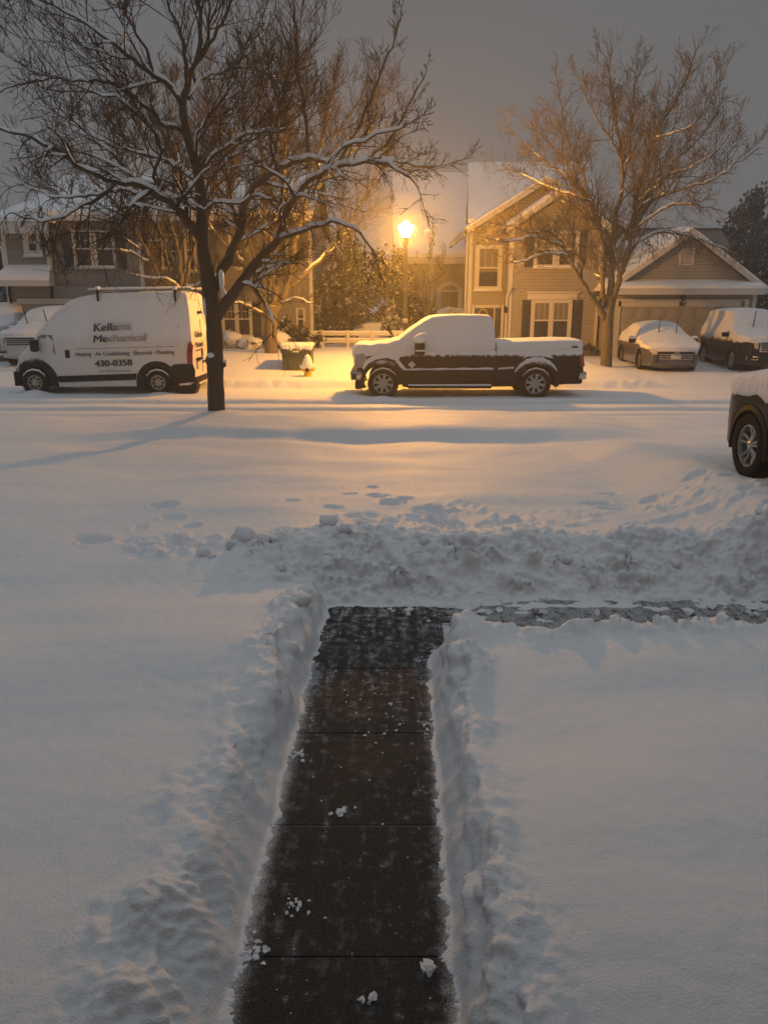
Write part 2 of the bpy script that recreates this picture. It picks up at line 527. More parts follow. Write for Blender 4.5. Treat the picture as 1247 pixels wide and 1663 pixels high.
    byc = 6.92 + .10*perlin(xs*1.1, 0*xs, 63)
    berm = (.17 + .05*perlin(xs*1.3, ys*1.3, 64))*bx*np.exp(-(((ys-byc)/.48)**2))
    s2 = np.maximum(sd, 0)
    crest = np.exp(-((s2-w*1.05)/(.10+.10*lft))**2)
    side_m = (1-berm_y)
    zs = zs + crest*side_m*np.where(lft, .035, .055)
    zs = zs + .10*np.exp(-(((xs-.62)/.13)**2 + ((ys-5.02)/.16)**2))*sst(0, .1, sd) + .05*np.exp(-(((xs-.60)/.12)**2 + ((ys-4.55)/.2)**2))*sst(0, .1, sd)
    zs = zs + berm
    zs = .006 + (zs-.006)*rise
    # clods on banks and berm
    lm = np.exp(-((s2-w*.85)/(w*.55+.05))**2)*side_m + berm_y*bx*np.exp(-((ys-6.66)/.58)**2)
    lm = lm*(sd > 0)*np.clip(s2/.06, 0, 1)
    CLOD[0] = np.zeros_like(x); CLOD[0][near_m] = lm
    mod = .5 + .5*sst(-.3, .4, perlin(xs*1.9, ys*1.9, 66))
    zs = zs + (.06 + .44*sst(2.8, 6, ys))*lm*mod*(.13*lumps(xs*4.4 + .5*perlin(xs*5, ys*5, 81), ys*4.0 + .5*perlin(xs*5, ys*5, 82), 67, .6) + .12*lumps(xs*8.3 + .6*perlin(xs*9, ys*9, 83), ys*7.5 + .6*perlin(xs*9, ys*9, 84), 68, .55) + .08*lumps(xs*18, ys*16, 69, .5)
                  + .055*fbm(xs*5, ys*4.5, 4, 70) + .016*fbm(xs*26, ys*24, 2, 71) - .05)
    zs = zs + .0035*fbm(xs*9, ys*9, 2, 72)*sst(0, .2, sd)
    # thin snow left lying on the swept edge
    zs = np.where(sd <= 0, .006 - .04*sst(.0, .11, -sd + .030*fbm(xs*7, ys*7, 3, 73) + .02*fbm(xs*50, ys*38, 2, 74)) + .040*sst(.15, .7, fbm(xs*3.5, ys*6, 4, 75) + .35*sst(6.05, 6.25, ys))*sst(xr-.12, xr+.2, xs + .1*perlin(xs*5, ys*5, 76))*sst(4.9, 5.4, ys), zs)
    z[near_m] = zs
    return z

MOUNDS = [(U(565,642,20.5).x, 20.5, .10, .45), (U(60,636,21.3).x, 21.2, .14, .40), (U(262,640,21.3).x, 21.2, .08, .45),
          (U(215,640,20.5).x, 20.4, .02, .5), (U(622,646,20.4).x, 20.35, .07, .3), (U(980,606,25.6).x, 25.3, .12, .8)]
def H1(x, y):
    return float(height(np.array([x]), np.array([y]), False)[0])

# ------------------------------------------------------------------ snow ground, road, driveways
ys = [1.0]
while ys[-1] < 70: ys.append(ys[-1] + (.011 if 5.7 < ys[-1] < 7.3 else min(.0010*ys[-1]**2, (.0030 if 16 < ys[-1] < 24.5 else .0042)*ys[-1])))
ys = np.array(ys)
ui = np.linspace(-.66, .66, 680)
ue = np.linspace(0, 1, 45)[1:]**1.4
us = np.concatenate([(-.66 - 1.1*ue)[::-1], ui, .66 + 1.1*ue])
GX = us[None, :]*(ys[:, None] + 1.2); GY = np.repeat(ys[:, None], len(us), 1)
GZ = height(GX.ravel(), GY.ravel()).reshape(GX.shape)
ny, nx = GX.shape
def lumps3(p, seed=0, fill=.6):
    """rounded clods in space"""
    ip = np.floor(p); out = np.zeros(len(p))
    for dx in (-1,0,1):
        for dy in (-1,0,1):
            for dz in (-1,0,1):
                c = ip + (dx, dy, dz)
                h = _hash(c[:,0], c[:,1] + 57.*c[:,2], seed)
                h2 = _hash(c[:,0] + 31.*c[:,2], c[:,1], seed+9)
                q = c + np.stack([.15+.7*((h & 1023)/1023.), .15+.7*(((h >> 10) & 1023)/1023.), .15+.7*((h2 & 1023)/1023.)], 1)
                r = .30 + .5*(((h >> 20) & 1023)/1023.)
                on = (((h2 >> 12) & 1023)/1023.) < fill
                out = np.maximum(out, np.where(on, r*np.clip(1-((p-q)**2).sum(1)/(r*r), 0, 1)**1.35, 0))
    return out
_gzx, _gzy = np.gradient(GZ, axis=1), np.gradient(GZ, axis=0)
_tx = np.stack([np.gradient(GX, axis=1), np.gradient(GY, axis=1), _gzx], -1); _ty = np.stack([np.gradient(GX, axis=0), np.gradient(GY, axis=0), _gzy], -1)
_nrm = np.cross(_tx, _ty); _nrm /= np.linalg.norm(_nrm, axis=-1, keepdims=True)
_sel = np.nonzero(CLOD[0] > .02)[0]
_p = np.stack([GX.ravel()[_sel], GY.ravel()[_sel], GZ.ravel()[_sel]], 1)
_w = .22*np.stack([perlin(_p[:,0]*3+_p[:,2]*2, _p[:,1]*3, 91), perlin(_p[:,0]*3, _p[:,2]*4+_p[:,1]*2, 92), perlin(_p[:,1]*3, _p[:,2]*3+_p[:,0]*2, 93)], 1)
_m = .35 + .65*sst(-.35, .35, perlin(_p[:,0]*1.7, _p[:,1]*1.7 + _p[:,2]*2, 94))
_d = .14*lumps3((_p+_w*.8)*4.6, 101, .6) + .12*lumps3((_p+_w*.3)*9.5, 102, .65) + .06*lumps3(_p*21, 103, .6) + .02*perlin(_p[:,0]*14, _p[:,2]*14+_p[:,1]*9, 95) - .028
_soft = .05*perlin(_p[:,0]*5+_p[:,2]*4, _p[:,1]*5-_p[:,2]*3, 96) + .030*perlin(_p[:,0]*11+_p[:,2]*9, _p[:,1]*10-_p[:,2]*8, 97) + .012*perlin(_p[:,0]*24, _p[:,1]*22+_p[:,2]*20, 98)
_q = sst(2.6, 5.6, _p[:,1])
_d = _d*(.02 + .58*_q + .42*sst(5.7, 6.4, _p[:,1])) + _soft*(1.35 - .35*_q)
_d *= CLOD[0][_sel]*_m
GX = GX.copy()
for _a, _k in ((GX, 0), (GY, 1), (GZ, 2)):
    _f = _a.ravel(); _f[_sel] += _d*_nrm[..., _k].ravel()[_sel]
    _a[...] = _f.reshape(_a.shape)
def grid_mesh(name, sel, mat):
    """the faces of the snow sheet picked by sel, as one object"""
    fi, fj = np.nonzero(sel)
    q = np.stack([fi*nx+fj, fi*nx+fj+1, (fi+1)*nx+fj+1, (fi+1)*nx+fj], 1)
    used, inv = np.unique(q.ravel(), return_inverse=True)
    me = bpy.data.meshes.new(name)
    n = len(q)
    me.vertices.add(len(used)); me.loops.add(4*n); me.polygons.add(n)
    co = np.stack([GX.ravel()[used], GY.ravel()[used], GZ.ravel()[used]], 1).astype(np.float32)
    me.vertices.foreach_set("co", co.ravel())
    me.loops.foreach_set("vertex_index", inv.astype(np.int32).ravel())
    me.polygons.foreach_set("loop_start", np.arange(0, 4*n, 4, dtype=np.int32))
    me.polygons.foreach_set("use_smooth", np.ones(n, dtype=bool))
    me.update(); me.validate()
    me.materials.append(mat)
    o = bpy.data.objects.new(name, me); COL.objects.link(o)
    o['kind'] = 'structure'
    return o
cy = (GY[:-1, :-1] + GY[1:, 1:])/2; cx = (GX[:-1, :-1] + GX[1:, 1:])/2
is_road = (cy > 17.0) & (cy < 23.3)
is_drive = (cy >= 23.3) & ((cx > 8.3) & (cx < 15.5) | (cx < -8.7) & (cx > -16)) & (cy < 31)
is_near_drive = (cx > 4.4) & (cx < 8.5) & (cy < 17.0) & (cy > 4)
grid_mesh('ground', (cy <= 17.0) & ~is_near_drive, M['snow'])
grid_mesh('driveway', is_near_drive, M['snow'])
grid_mesh('road', is_road, M['snow'])
grid_mesh('driveway', is_drive, M['snow'])
grid_mesh('ground', (cy >= 23.3) & ~is_drive, M['snow'])
MB().add([(-400,-60,-.45),(400,-60,-.45),(400,700,-.45),(-400,700,-.45)], [(0,1,2,3)]).build('terrain', M['snow_soft'], smooth=0, kind='structure')

# the swept concrete walk
def walk_mat():
    m, N, L, b = new_mat('wet_concrete')
    co = objco(N)
    n1 = nnoise(N, L, co, 2.2, 5, .6); n2 = nnoise(N, L, co, 75, 3, .7); n3 = nnoise(N, L, co, 14, 5, .7); n4 = nnoise(N, L, co, 260, 2, .5)
    base = nmix(N, L, n1, (.018,.0172,.0165), (.038,.036,.034))
    base = nmix(N, L, nrange(N, L, n2, .35, .75), base, (.058,.055,.052))
    s = N.new("ShaderNodeSeparateXYZ"); L.new(co, s.inputs[0])
    far = nrange(N, L, s.outputs["Y"], 3.0, 6.2, 0., .08)
    wx = nmath(N, L, 'ADD', s.outputs["X"], nmath(N, L, 'MULTIPLY', s.outputs["Y"], -.0235))
    edge = nrange(N, L, nmath(N, L, 'ABSOLUTE', nmath(N, L, 'ADD', wx, .21)),   .26, .50, 0., 1.)
    n5 = nnoise(N, L, co, 170, 3, .75)
    mps = N.new("ShaderNodeMapping"); mps.inputs["Scale"].default_value = (9, 1.6, 1); L.new(co, mps.inputs[0])
    n6 = nnoise(N, L, mps.outputs[0], 1.6, 5, .65)                  # scrape marks of the shovel
    far = nmath(N, L, 'ADD', far, nrange(N, L, wx, .25, .6, 0., .10))
    edge = nmath(N, L, 'MULTIPLY', edge, nrange(N, L, s.outputs['Y'], 5.0, 5.4, 1., 0.))
    dust = nmath(N, L, 'ADD', nmath(N, L, 'ADD', nmath(N, L, 'ADD', nmath(N, L, 'MULTIPLY', n3, .6), nmath(N, L, 'MULTIPLY', n6, .4)), far), nmath(N, L, 'MULTIPLY', edge, .10))
    me = nrange(N, L, nmath(N, L, 'ADD', nmath(N, L, 'ADD', edge, nmath(N, L, 'MULTIPLY', nmath(N, L, 'SUBTRACT', n3, .5), .6)), nmath(N, L, 'MULTIPLY', nmath(N, L, 'SUBTRACT', n5, .5), 1.5)), .45, 1.05)
    mk = nmath(N, L, 'MULTIPLY', nrange(N, L, dust, .545, .70), nrange(N, L, n2, .42, .60))
    mk = nmath(N, L, 'MAXIMUM', mk, nmath(N, L, 'MULTIPLY', nrange(N, L, n4, .66, .74), .35))
    mk = nmath(N, L, 'MULTIPLY', mk, nrange(N, L, nmath(N, L, 'ADD', n1, far), .44, .60))
    mk = nmath(N, L, 'MAXIMUM', mk, me)
    mk = nmath(N, L, 'MAXIMUM', nmath(N, L, 'MULTIPLY', mk, .85), nmath(N, L, 'MULTIPLY', nrange(N, L, dust, .50, .80), .28))
    L.new(nmix(N, L, mk, base, SNOW_COL), b.inputs["Base Color"])
    L.new(nrange(N, L, n1, .3, .7, .7, .85), b.inputs["Roughness"])
    b.inputs['Specular IOR Level'].default_value = .12
    nbump(N, L, nmath(N, L, 'ADD', n2, nmath(N, L, 'MULTIPLY', mk, 1.5)), .5, .006, b)
    return m
M['walk'] = walk_mat()
pm = MB()
joints = [-.2, .85, 1.70, 2.50, 3.31, 4.18, 5.05, 5.90]
for a, b_ in zip(joints[:-1], joints[1:]):
    g0 = .006 if abs(a-3.31) < .01 else .005
    g1 = .006 if abs(b_-3.31) < .01 else .005
    l0, r0 = walk_edges(a); l1, r1 = walk_edges(b_)
    pm.slab((l0-.12, a+g0, 0), (r0+.12, a+g0, 0), (r1+.12, b_-g1, 0), (l1-.12, b_-g1, 0), .1)
for i in range(9):
    x0 = -.75 + i*1.05
    pm.slab((x0+.005, 5.912, 0), (x0+1.045, 5.912, 0), (x0+1.045, 6.95, 0), (x0+.005, 6.95, 0), .1)
    if i > 1: pm.slab((x0+.005, 5.25, 0), (x0+1.045, 5.25, 0), (x0+1.045, 5.906, 0), (x0+.005, 5.906, 0), .1)
pm.slab((.56, 5.25, 0), (1.345, 5.25, 0), (1.345, 5.906, 0), (.56, 5.906, 0), .1)
pm.build('path', M['walk'], smooth=0, kind='structure')
jm = MB()
jm.box(-.75, .55, 3.30, 3.32, -.09, -.008); jm.box(-.75, .55, 2.49, 2.51, -.09, -.01); jm.box(-.8, 9, 5.895, 5.918, -.09, -.02)
jm.build('snow_in_joints', M['snow_soft'], smooth=0, kind='stuff')

# crumbs of snow on the walk and clods thrown on the banks
cm = MB()
rng = random.Random(5)
def crumb(x, y, r, z=0.):
    cm.blob((x, y, z + r*.35), (r*rng.uniform(.8,1.5), r*rng.uniform(.8,1.5), r*rng.uniform(.5,.9)), rng.random()*90, 1, 1.1)
for i in range(170):
    y = 2.1 + 4.1*rng.random()**.8
    l, r_ = walk_edges(y)
    t = rng.random()
    if rng.random() < .6: t = (t**2.6)*.5 if rng.random() < .5 else 1-(t**2.6)*.5
    crumb(l + (r_-l)*t, y, rng.choice((.002,.002,.003,.003,.004,.006)))
for px, py, n, s, r in ((485,1472,20,.045,.008),(415,1545,20,.035,.010),(557,1318,14,.022,.011),(640,1365,0,.05,.01),(700,1570,5,.015,.018),
                        (480,1225,16,.03,.010),(695,1180,20,.04,.009),(590,1620,4,.02,.012),(600,1200,10,.12,.008),(570,1130,12,.15,.008),
                        (780,1000,6,.08,.035),(1165,985,8,.15,.04),(1230,1005,3,.06,.05),(900,985,6,.15,.03),(650,995,8,.15,.02)):
    u, v = (px-623.5)/F, (831.5-py)/F
    d = CAM_H/(SP - CP*v)
    for k in range(n): crumb(u*d + rng.gauss(0, s), d*(CP+SP*v) + rng.gauss(0, s), r*rng.uniform(.5, 1.3))
cm.build('snow_crumbs', M['snow_clump'], kind='stuff')

# larger clods on the thrown bank
cm = MB()
for px, py, z, r in ((398,872,.40,.13),(378,885,.36,.07),(430,880,.40,.08),(533,857,.45,.09),(493,990,.2,.07),(640,880,.5,.06),(330,895,.33,.07),
                     (560,862,.48,.06),(690,868,.5,.05),(345,905,.3,.04),(455,905,.36,.05),(925,870,.5,.05),(1010,872,.5,.06),(1100,880,.45,.05)):
    u, v = (px-623.5)/F, (831.5-py)/F
    d = (CAM_H - z)/(SP - CP*v)
    x, y = u*d, d*(CP+SP*v)
    cm.blob((x, y, float(height(np.array([x]), np.array([y]))[0]) + r*.3), (r, r, r*.85), px, 2, .5)
cm.build('snow_clods', M['snow_clump'], kind='stuff', smooth=180)

# ------------------------------------------------------------------ houses
def pbox(mb, px0, py0, px1, py1, Yf, depth):
    """box whose front face (at y = Yf) fills the given outline; depth > 0 goes away from the street"""
    x0 = U(px0, (py0+py1)/2, Yf).x; x1 = U(px1, (py0+py1)/2, Yf).x
    pm_ = (px0+px1)/2
    return mb.box(x0, x1, Yf, Yf+depth, U(pm_, py1, Yf).z, U(pm_, py0, Yf).z)

def gable_slabs(mb, xl, xr, xp, ze, zp, y0, y1, t, lift=0.):
    zl = ze + lift
    mb.slab((xl, y0, zl), (xp, y0, zp+lift), (xp, y1, zp+lift), (xl, y1, zl), t)
    mb.slab((xp, y0, zp+lift), (xr, y0, zl), (xr, y1, zl), (xp, y1, zp+lift), t)

def snow_gable(mb, xl, xr, xp, ze, zp, y0, y1, t, lift):
    """rounded snow lying on both slopes"""
    n = 14
    for (a, za, b, zb) in ((xl, ze, xp, zp), (xp, zp, xr, ze)):
        vs, fs = [], []
        for i in range(n+1):
            s = i/n
            for j in range(9):
                q = j/8
                x = a + (b-a)*s; y = y0 + (y1-y0)*q; z = za + (zb-za)*s
                ed = min(1, min(s, 1.0001-s if b != xp and a != xp else 1)/.06 + .25) * min(1, min(q, 1-q)/.05 + .35)
                vs.append((x, y, z + lift + t*ed*(1 + .15*mnoise.noise((x*1.3, y*1.3, 0)))))
        m_ = len(vs)
        vs += [(x, y, (za + (zb-za)*((x-a)/(b-a))) + lift - .002) for x, y, z in vs]
        for i in range(n):
            for j in range(8):
                k = i*9+j
                fs.append((k, k+9, k+10, k+1)); fs.append((m_+k, m_+k+1, m_+k+10, m_+k+9))
        for i in range(n):
            for j in (0, 8):
                k = i*9+j; fs.append((k, k+9, m_+k+9, m_+k))
        for j in range(8):
            for i in (0, n):
                k = i*9+j; fs.append((k, k+1, m_+k+1, m_+k))
        mb.add(vs, fs)

def window(parent, px0, py0, px1, py1, Yf, sashes=1, cap=False, grid=True, blind=.5, fw=5, arch=False):
    """a framed window standing 6 cm proud of the wall, with its panes set back"""
    f = MB()
    x0 = U(px0, (py0+py1)/2, Yf).x; x1 = U(px1, (py0+py1)/2, Yf).x
    z0 = U((px0+px1)/2, py1, Yf).z; z1 = U((px0+px1)/2, py0, Yf).z
    w = fw*.025
    y0, y1 = Yf-.07, Yf
    f.box(x0, x0+w, y0, y1, z0, z1); f.box(x1-w, x1, y0, y1, z0, z1)
    f.box(x0+w, x1-w, y0, y1, z1-w, z1); f.box(x0+w, x1-w, y0, y1, z0, z0+w)
    iw = (x1-x0-2*w)/sashes
    for k in range(1, sashes):
        c = x0+w+iw*k; f.box(c-w*.55, c+w*.55, y0, y1, z0+w, z1-w)
    zm = z0 + (z1-z0)*.5
    for k in range(sashes):
        a = x0+w+iw*k + (w*.55 if k else 0); b = x0+w+iw*(k+1) - (w*.55 if k < sashes-1 else 0)
        f.box(a, b, y0+.02, y1-.02, zm-.03, zm+.03)
        f.box(a, a+.035, y0+.025, y1-.02, z0+w, zm-.03); f.box(b-.035, b, y0+.025, y1-.02, z0+w, zm-.03)
        f.box(a, a+.035, y0+.025, y1-.02, zm+.03, z1-w); f.box(b-.035, b, y0+.025, y1-.02, zm+.03, z1-w)
        if grid:
            for j in (1, 2):
                c = a + (b-a)*j/3; f.box(c-.008, c+.008, y0+.034, y0+.044, zm+.03, z1-w)
            c = (zm+z1-w)/2; f.box(a+.035, b-.035, y0+.046, y0+.052, c-.008, c+.008)
    if cap:
        f.bbox(x0-.18, x1+.18, Yf-.14, Yf-.0, z1+.004, z1+.26, .03)
        f.bbox(x0-.24, x1+.24, Yf-.19, Yf-.0, z1+.264, z1+.33, .02)
    fr = f.build('window', M['trim'], parent, smooth=0)
    p = MB()
    for k in range(sashes):
        a = x0+w+iw*k; b = a+iw
        p.add([(a,Yf-.018,z0+w),(b,Yf-.018,z0+w),(b,Yf-.018,z1-w),(a,Yf-.018,z1-w)], [(0,1,2,3)])
    p.build('pane', M['pane'], fr, smooth=0)
    if blind:
        q = MB()
        for k in range(sashes):
            a = x0+w+iw*k+.03; b = a+iw-.06
            zb = z1-w - (z1-z0-2*w)*blind
            q.box(a, b, Yf-.026, Yf-.019, zb, z1-w)
        q.build('blind', M['blind'], fr, smooth=0)
    s = MB(); s.bbox(x0-.05, x1+.05, Yf-.12, Yf-.0, z0-.07, z0-.004, .015); s.build('sill', M['trim'], fr)
    s = MB(); s.bbox(x0-.03, x1+.03, Yf-.118, Yf-.074, z0-.002, z0+.05, .02); s.build('snow', M['snow_soft'], fr)
    return fr

def shutter(parent, px0, py0, px1, py1, Yf):
    s = MB(); pbox(s, px0, py0, px1, py1, Yf-.045, .044)
    x0 = U(px0,(py0+py1)/2,Yf).x; x1 = U(px1,(py0+py1)/2,Yf).x; z0 = U(px0,py1,Yf).z; z1 = U(px0,py0,Yf).z
    n = 14
    for k in range(n):
        z = z0+.08 + (z1-z0-.16)*k/n
        s.slab((x0+.05, Yf-.047, z), (x1-.05, Yf-.047, z), (x1-.05, Yf-.075, z+.04), (x0+.05, Yf-.075, z+.04), .015)
    s.build('shutter', M['shutter'], parent, smooth=0)

def strip(parent, name, px0, py0, px1, py1, Yf, dep, mat):
    m = MB(); pbox(m, px0, py0, px1, py1, Yf, dep); return m.build(name, mat, parent, smooth=0)

# ---- the tan house on the right
Yr, Yb, Yg = 33.6, 32.2, 31.2
hx0 = U(762, 480, Yr).x
hr = thing('tan_house', 'tan sided two storey house with dark shutters and a front gabled garage', 'house', (U(900,585,Yr).x, Yr, .4))
xr_end = U(1008, 480, Yr).x
ze = U(762, 366, Yr).z
zp = U(885, 290, Yr).z; xp = U(885, 290, Yr).x
w = MB()
w.prism([(hx0, -.2), (xr_end, -.2), (xr_end, ze), (xp, zp-.12), (hx0, ze)], Yr, Yr+.4)
w.add([(hx0+.01,Yr+.401,-.2),(xr_end,Yr+.401,-.2),(xr_end+.8,Yr+9.6,-.2),(hx0+.9,Yr+9.6,-.2),(hx0+.01,Yr+.401,ze-.06),(xr_end,Yr+.401,ze-.06),(xr_end+.8,Yr+9.6,ze-.06),(hx0+.9,Yr+9.6,ze-.06)],
      [(0,3,2,1),(4,5,6,7),(0,1,5,4),(1,2,6,5),(2,3,7,6),(3,0,4,7)])
w.box(xr_end, xr_end+2.0, Yr+.6, Yr+8, -.2, ze-1.6)
# the bay
bx0, bx1 = U(828, 450, Yb).x, U(972, 450, Yb).x
zbe = U(828, 362, Yb).z; zbp = U(893, 309, Yb).z; bxp = (bx0+bx1)/2
w.prism([(bx0, -.2), (bx1, -.2), (bx1, zbe), (bxp, zbp-.10), (bx0, zbe)], Yb, Yr-.002)
# the garage
gx0, gx1 = U(985, 520, Yg).x, U(1224, 520, Yg).x
gxp = U(1116, 400, Yg).x; zgp = U(1116, 373, Yg).z; zge = U(1116, 462, Yg).z
w.prism([(gx0, -.2), (gx1, -.2), (gx1, zge), (gxp, zgp-.1), (gx0, zge)], Yg, Yr+8)
w.build('wall', M['siding_tan'], hr, smooth=0)
rf = MB()
oh = .32
def ext(xe, xpk, zee, zpk, o):
    return xe + (o if xe > xpk else -o), zee - (zpk-zee)/abs(xpk-xe)*o
xl_, zl_ = ext(hx0, xp, ze, zp, oh); xr_, _ = ext(xr_end, xp, ze, zp, oh)
gable_slabs(rf, xl_, xr_, xp, zl_, zp, Yr-.35, Yr+7, .2)
bl_, zb_ = ext(bx0, bxp, zbe, zbp, .28); br_, _ = ext(bx1, bxp, zbe, zbp, .28)
gable_slabs(rf, bl_, br_, bxp, zb_, zbp, Yb-.3, Yr-.36, .18)
gl_, zg_ = ext(gx0, gxp, zge, zgp, .35); gr_, _ = ext(gx1, gxp, zge, zgp, .35)
gable_slabs(rf, gl_, gr_, gxp, zg_, zgp, Yg-.3, Yr+8.3, .2)
# main side-gabled roof behind
ridge_y = Yr+5; zr = U(800, 269, ridge_y).z
mx0, mx1 = hx0-.12, U(985, 300, Yr).x
sk = .45                                     # the house stands slightly askew to the street
rf.slab((mx0, Yr+.3, ze+.15), (mx1, Yr+.3, ze+.15), (mx1+sk, ridge_y, zr), (mx0+sk, ridge_y, zr), .2)
rf.slab((mx0+sk, ridge_y, zr), (mx1+sk, ridge_y, zr), (mx1+2*sk, ridge_y+5, ze+.15), (mx0+2*sk, ridge_y+5, ze+.15), .2)
roof = rf.build('roof', M['roof'], hr, smooth=0)
gw = MB()
for xq in (hx0+.04, mx1-.5):
    gw.add([(xq, Yr+.4, ze-.6), (xq+2*sk, ridge_y+5, ze-.6), (xq+2*sk, ridge_y+5, ze-.05), (xq+sk, ridge_y, zr-.21), (xq, Yr+.4, ze-.05)], [(0,1,2,3,4)])
    gw.add([(xq+.3, Yr+.4, ze-.6), (xq+.3+2*sk, ridge_y+5, ze-.6), (xq+.3+2*sk, ridge_y+5, ze-.05), (xq+.3+sk, ridge_y, zr-.21), (xq+.3, Yr+.4, ze-.05)], [(4,3,2,1,0)])
gw.build('gable_wall', M['brown'], hr, smooth=0)
sn = MB()
snow_gable(sn, xl_, xr_, xp, zl_, zp, Yr-.4, Yr+7, .2, .003)
snow_gable(sn, bl_, br_, bxp, zb_, zbp, Yb-.34, Yr-.42, .17, .003)
snow_gable(sn, gl_, gr_, gxp, zg_, zgp, Yg-.34, Yr+8.3, .2, .003)
sn.slab((mx0-.02, Yr+.2, ze+.27), (mx1, Yr+.2, ze+.27), (mx1+sk, ridge_y, zr+.16), (mx0+sk-.02, ridge_y, zr+.16), .155)
sn.build('snow', M['snow_soft'], roof)
# barge boards
tb = MB()
def rake(mb, x0, z0, x1, z1, y, wdt=.22, th=.04):
    mb.slab((x0, y, z0), (x0, y+th, z0), (x1, y+th, z1), (x1, y, z1), wdt)
for (a, za, b, zb, c, y) in ((xl_, zl_, xp, zp, xr_, Yr-.40), (bl_, zb_, bxp, zbp, br_, Yb-.35), (gl_, zg_, gxp, zgp, gr_, Yg-.35)):
    rake(tb, a, za, b, zb, y); rake(tb, b, zb, c, za, y)
tb.box(xl_-.02, xl_+.1, Yr-.4, Yr+7, zl_-.24, zl_-.0)
tb.build('barge_board', M['trim'], hr, smooth=0)
# corner boards, downspouts
for (px, y0, y1, Yf, wd) in ((762, 372, 590, Yr-.05, .16), (828, 365, 590, Yb-.05, .16), (971, 362, 590, Yb-.05, .12), (1219, 470, 590, Yg-.05, .14)):
    m = MB(); c = U(px, (y0+y1)/2, Yf).x
    m.box(c-wd/2, c+wd/2, Yf, Yf+.3, -.2, U(px, y0, Yf).z); m.build('corner_board', M['trim'], hr, smooth=0)
for (px, y0, Yf) in ((756, 375, Yr-.12), (823, 470, Yb-.12)):
    c = U(px, 480, Yf).x; zt = U(px, y0, Yf).z
    MB().tube([(c+.12, Yf-.2, zt+.12), (c+.12, Yf-.14, zt+.05), (c, Yf-.02, zt-.25), (c, Yf-.02, .3)], .045, 8).build('downspout', M['trim'], hr)
# windows, door
window(hr, 771, 398, 815, 471, Yr, 1, blind=.62, fw=6)
window(hr, 867, 375, 903, 434, Yb, 1, blind=.5, fw=4); window(hr, 903.5, 375, 939, 434, Yb, 1, blind=.5, fw=4)
shutter(hr, 853, 374, 866, 434, Yb); shutter(hr, 940, 374, 952, 434, Yb)
window(hr, 861, 487, 927, 553, Yb, 2, cap=True, blind=.5, fw=5)
shutter(hr, 847, 487, 860, 553, Yb); shutter(hr, 929, 487, 944, 553, Yb)
d = MB(); pbox(d, 769, 500, 812, 600, Yr-.03, .03)
dr_ = d.build('door', M['door'], hr, smooth=0)
d = MB(); pbox(d, 765, 495, 769, 600, Yr-.08, .08); pbox(d, 812, 495, 816, 600, Yr-.08, .08); pbox(d, 769.2, 495, 811.8, 500, Yr-.08, .08); pbox(d, 800, 500.2, 802, 600, Yr-.06, .06)
d.build('frame', M['trim'], dr_, smooth=0)
d = MB(); c = U(784, 509, Yr); bm = bmesh.new()
for k in range(26):
    a = 2*math.pi*k/26
    MB.blob(d, (c.x+.17*math.cos(a), Yr-.07, c.z+.17*math.sin(a)), (.05,.03,.05), k, 1, .5)
bm.free(); d.build('wreath', M['wreath'], dr_)
c = U(809, 547, Yr); MB().tube([(c.x, Yr-.08, c.z-.05), (c.x, Yr-.09, c.z+.05)], .02, 8).build('handle', M['chrome'], dr_)
def wall_lantern(px, py, Yf, parent):
    c = U(px, py, Yf); m = MB()
    m.box(c.x-.05, c.x+.05, Yf-.03, Yf-.001, c.z-.1, c.z+.12); m.tube([(c.x, Yf-.03, c.z+.08), (c.x, Yf-.12, c.z+.12), (c.x, Yf-.16, c.z+.06)], .015, 6)
    m.lathe([(.03,-.16),(.06,-.14),(.085,.02),(.1,.03),(.03,.1),(.012,.13)], (c.x, Yf-.16, c.z), 'z', 8)
    m.build('wall_lantern', M['iron'], parent, smooth=30)
wall_lantern(820, 502, Yb+.0, hr); wall_lantern(1107, 482, Yg, hr)
# garage front
d = MB(); pbox(d, 1004, 498, 1203, 600, Yg-.02, .02)
zd0, zd1 = U(1100, 590, Yg).z, U(1100, 498, Yg).z
xd0, xd1 = U(1004, 540, Yg).x, U(1203, 540, Yg).x
for i in range(8):
    for k in range(4):
        a = xd0 + (xd1-xd0)*(i+.12)/8; b = xd0 + (xd1-xd0)*(i+.88)/8
        z0 = zd0 + (zd1-zd0)*(k+.16)/4; z1 = zd0 + (zd1-zd0)*(k+.84)/4
        d.bbox(a, b, Yg-.032, Yg-.021, z0, z1, .012)
gd = d.build('garage_door', M['garage_door'], hr, smooth=30)
d = MB(); pbox(d, 996, 489, 1004, 600, Yg-.06, .06); pbox(d, 1203, 489, 1209, 600, Yg-.06, .06); pbox(d, 1004.2, 489, 1202.8, 498, Yg-.06, .06)
pbox(d, 990, 486, 1216, 489.0, Yg-.12, .12)
d.build('frame', M['trim'], gd, smooth=0)
# pent roof over the garage
c0, c1 = U(1001, 470, Yg-.7), U(1241, 470, Yg-.7)
zt = U(1116, 459, Yg).z; zb = U(1116, 469, Yg-.75).z
d = MB(); d.slab((c0.x, Yg-.75, zb), (c1.x, Yg-.75, zb), (c1.x-.2, Yg-.002, zt), (c0.x+.2, Yg-.002, zt), .06)
pr = d.build('pent_roof', M['roof'], hr, smooth=0)
d = MB(); d.slab((c0.x-.02, Yg-.8, zb+.12), (c1.x+.02, Yg-.8, zb+.12), (c1.x-.2, Yg-.004, zt+.12), (c0.x+.2, Yg-.004, zt+.12), .115)
d.build('snow', M['snow_soft'], pr, smooth=0)
d = MB(); d.box(c0.x, c1.x, Yg-.80, Yg-.754, zb-.22, zb-.005); d.box(c0.x+.05, c1.x-.05, Yg-.75, Yg-.002, zb-.2, zb-.14)
d.build('fascia', M['trim'], pr, smooth=0)
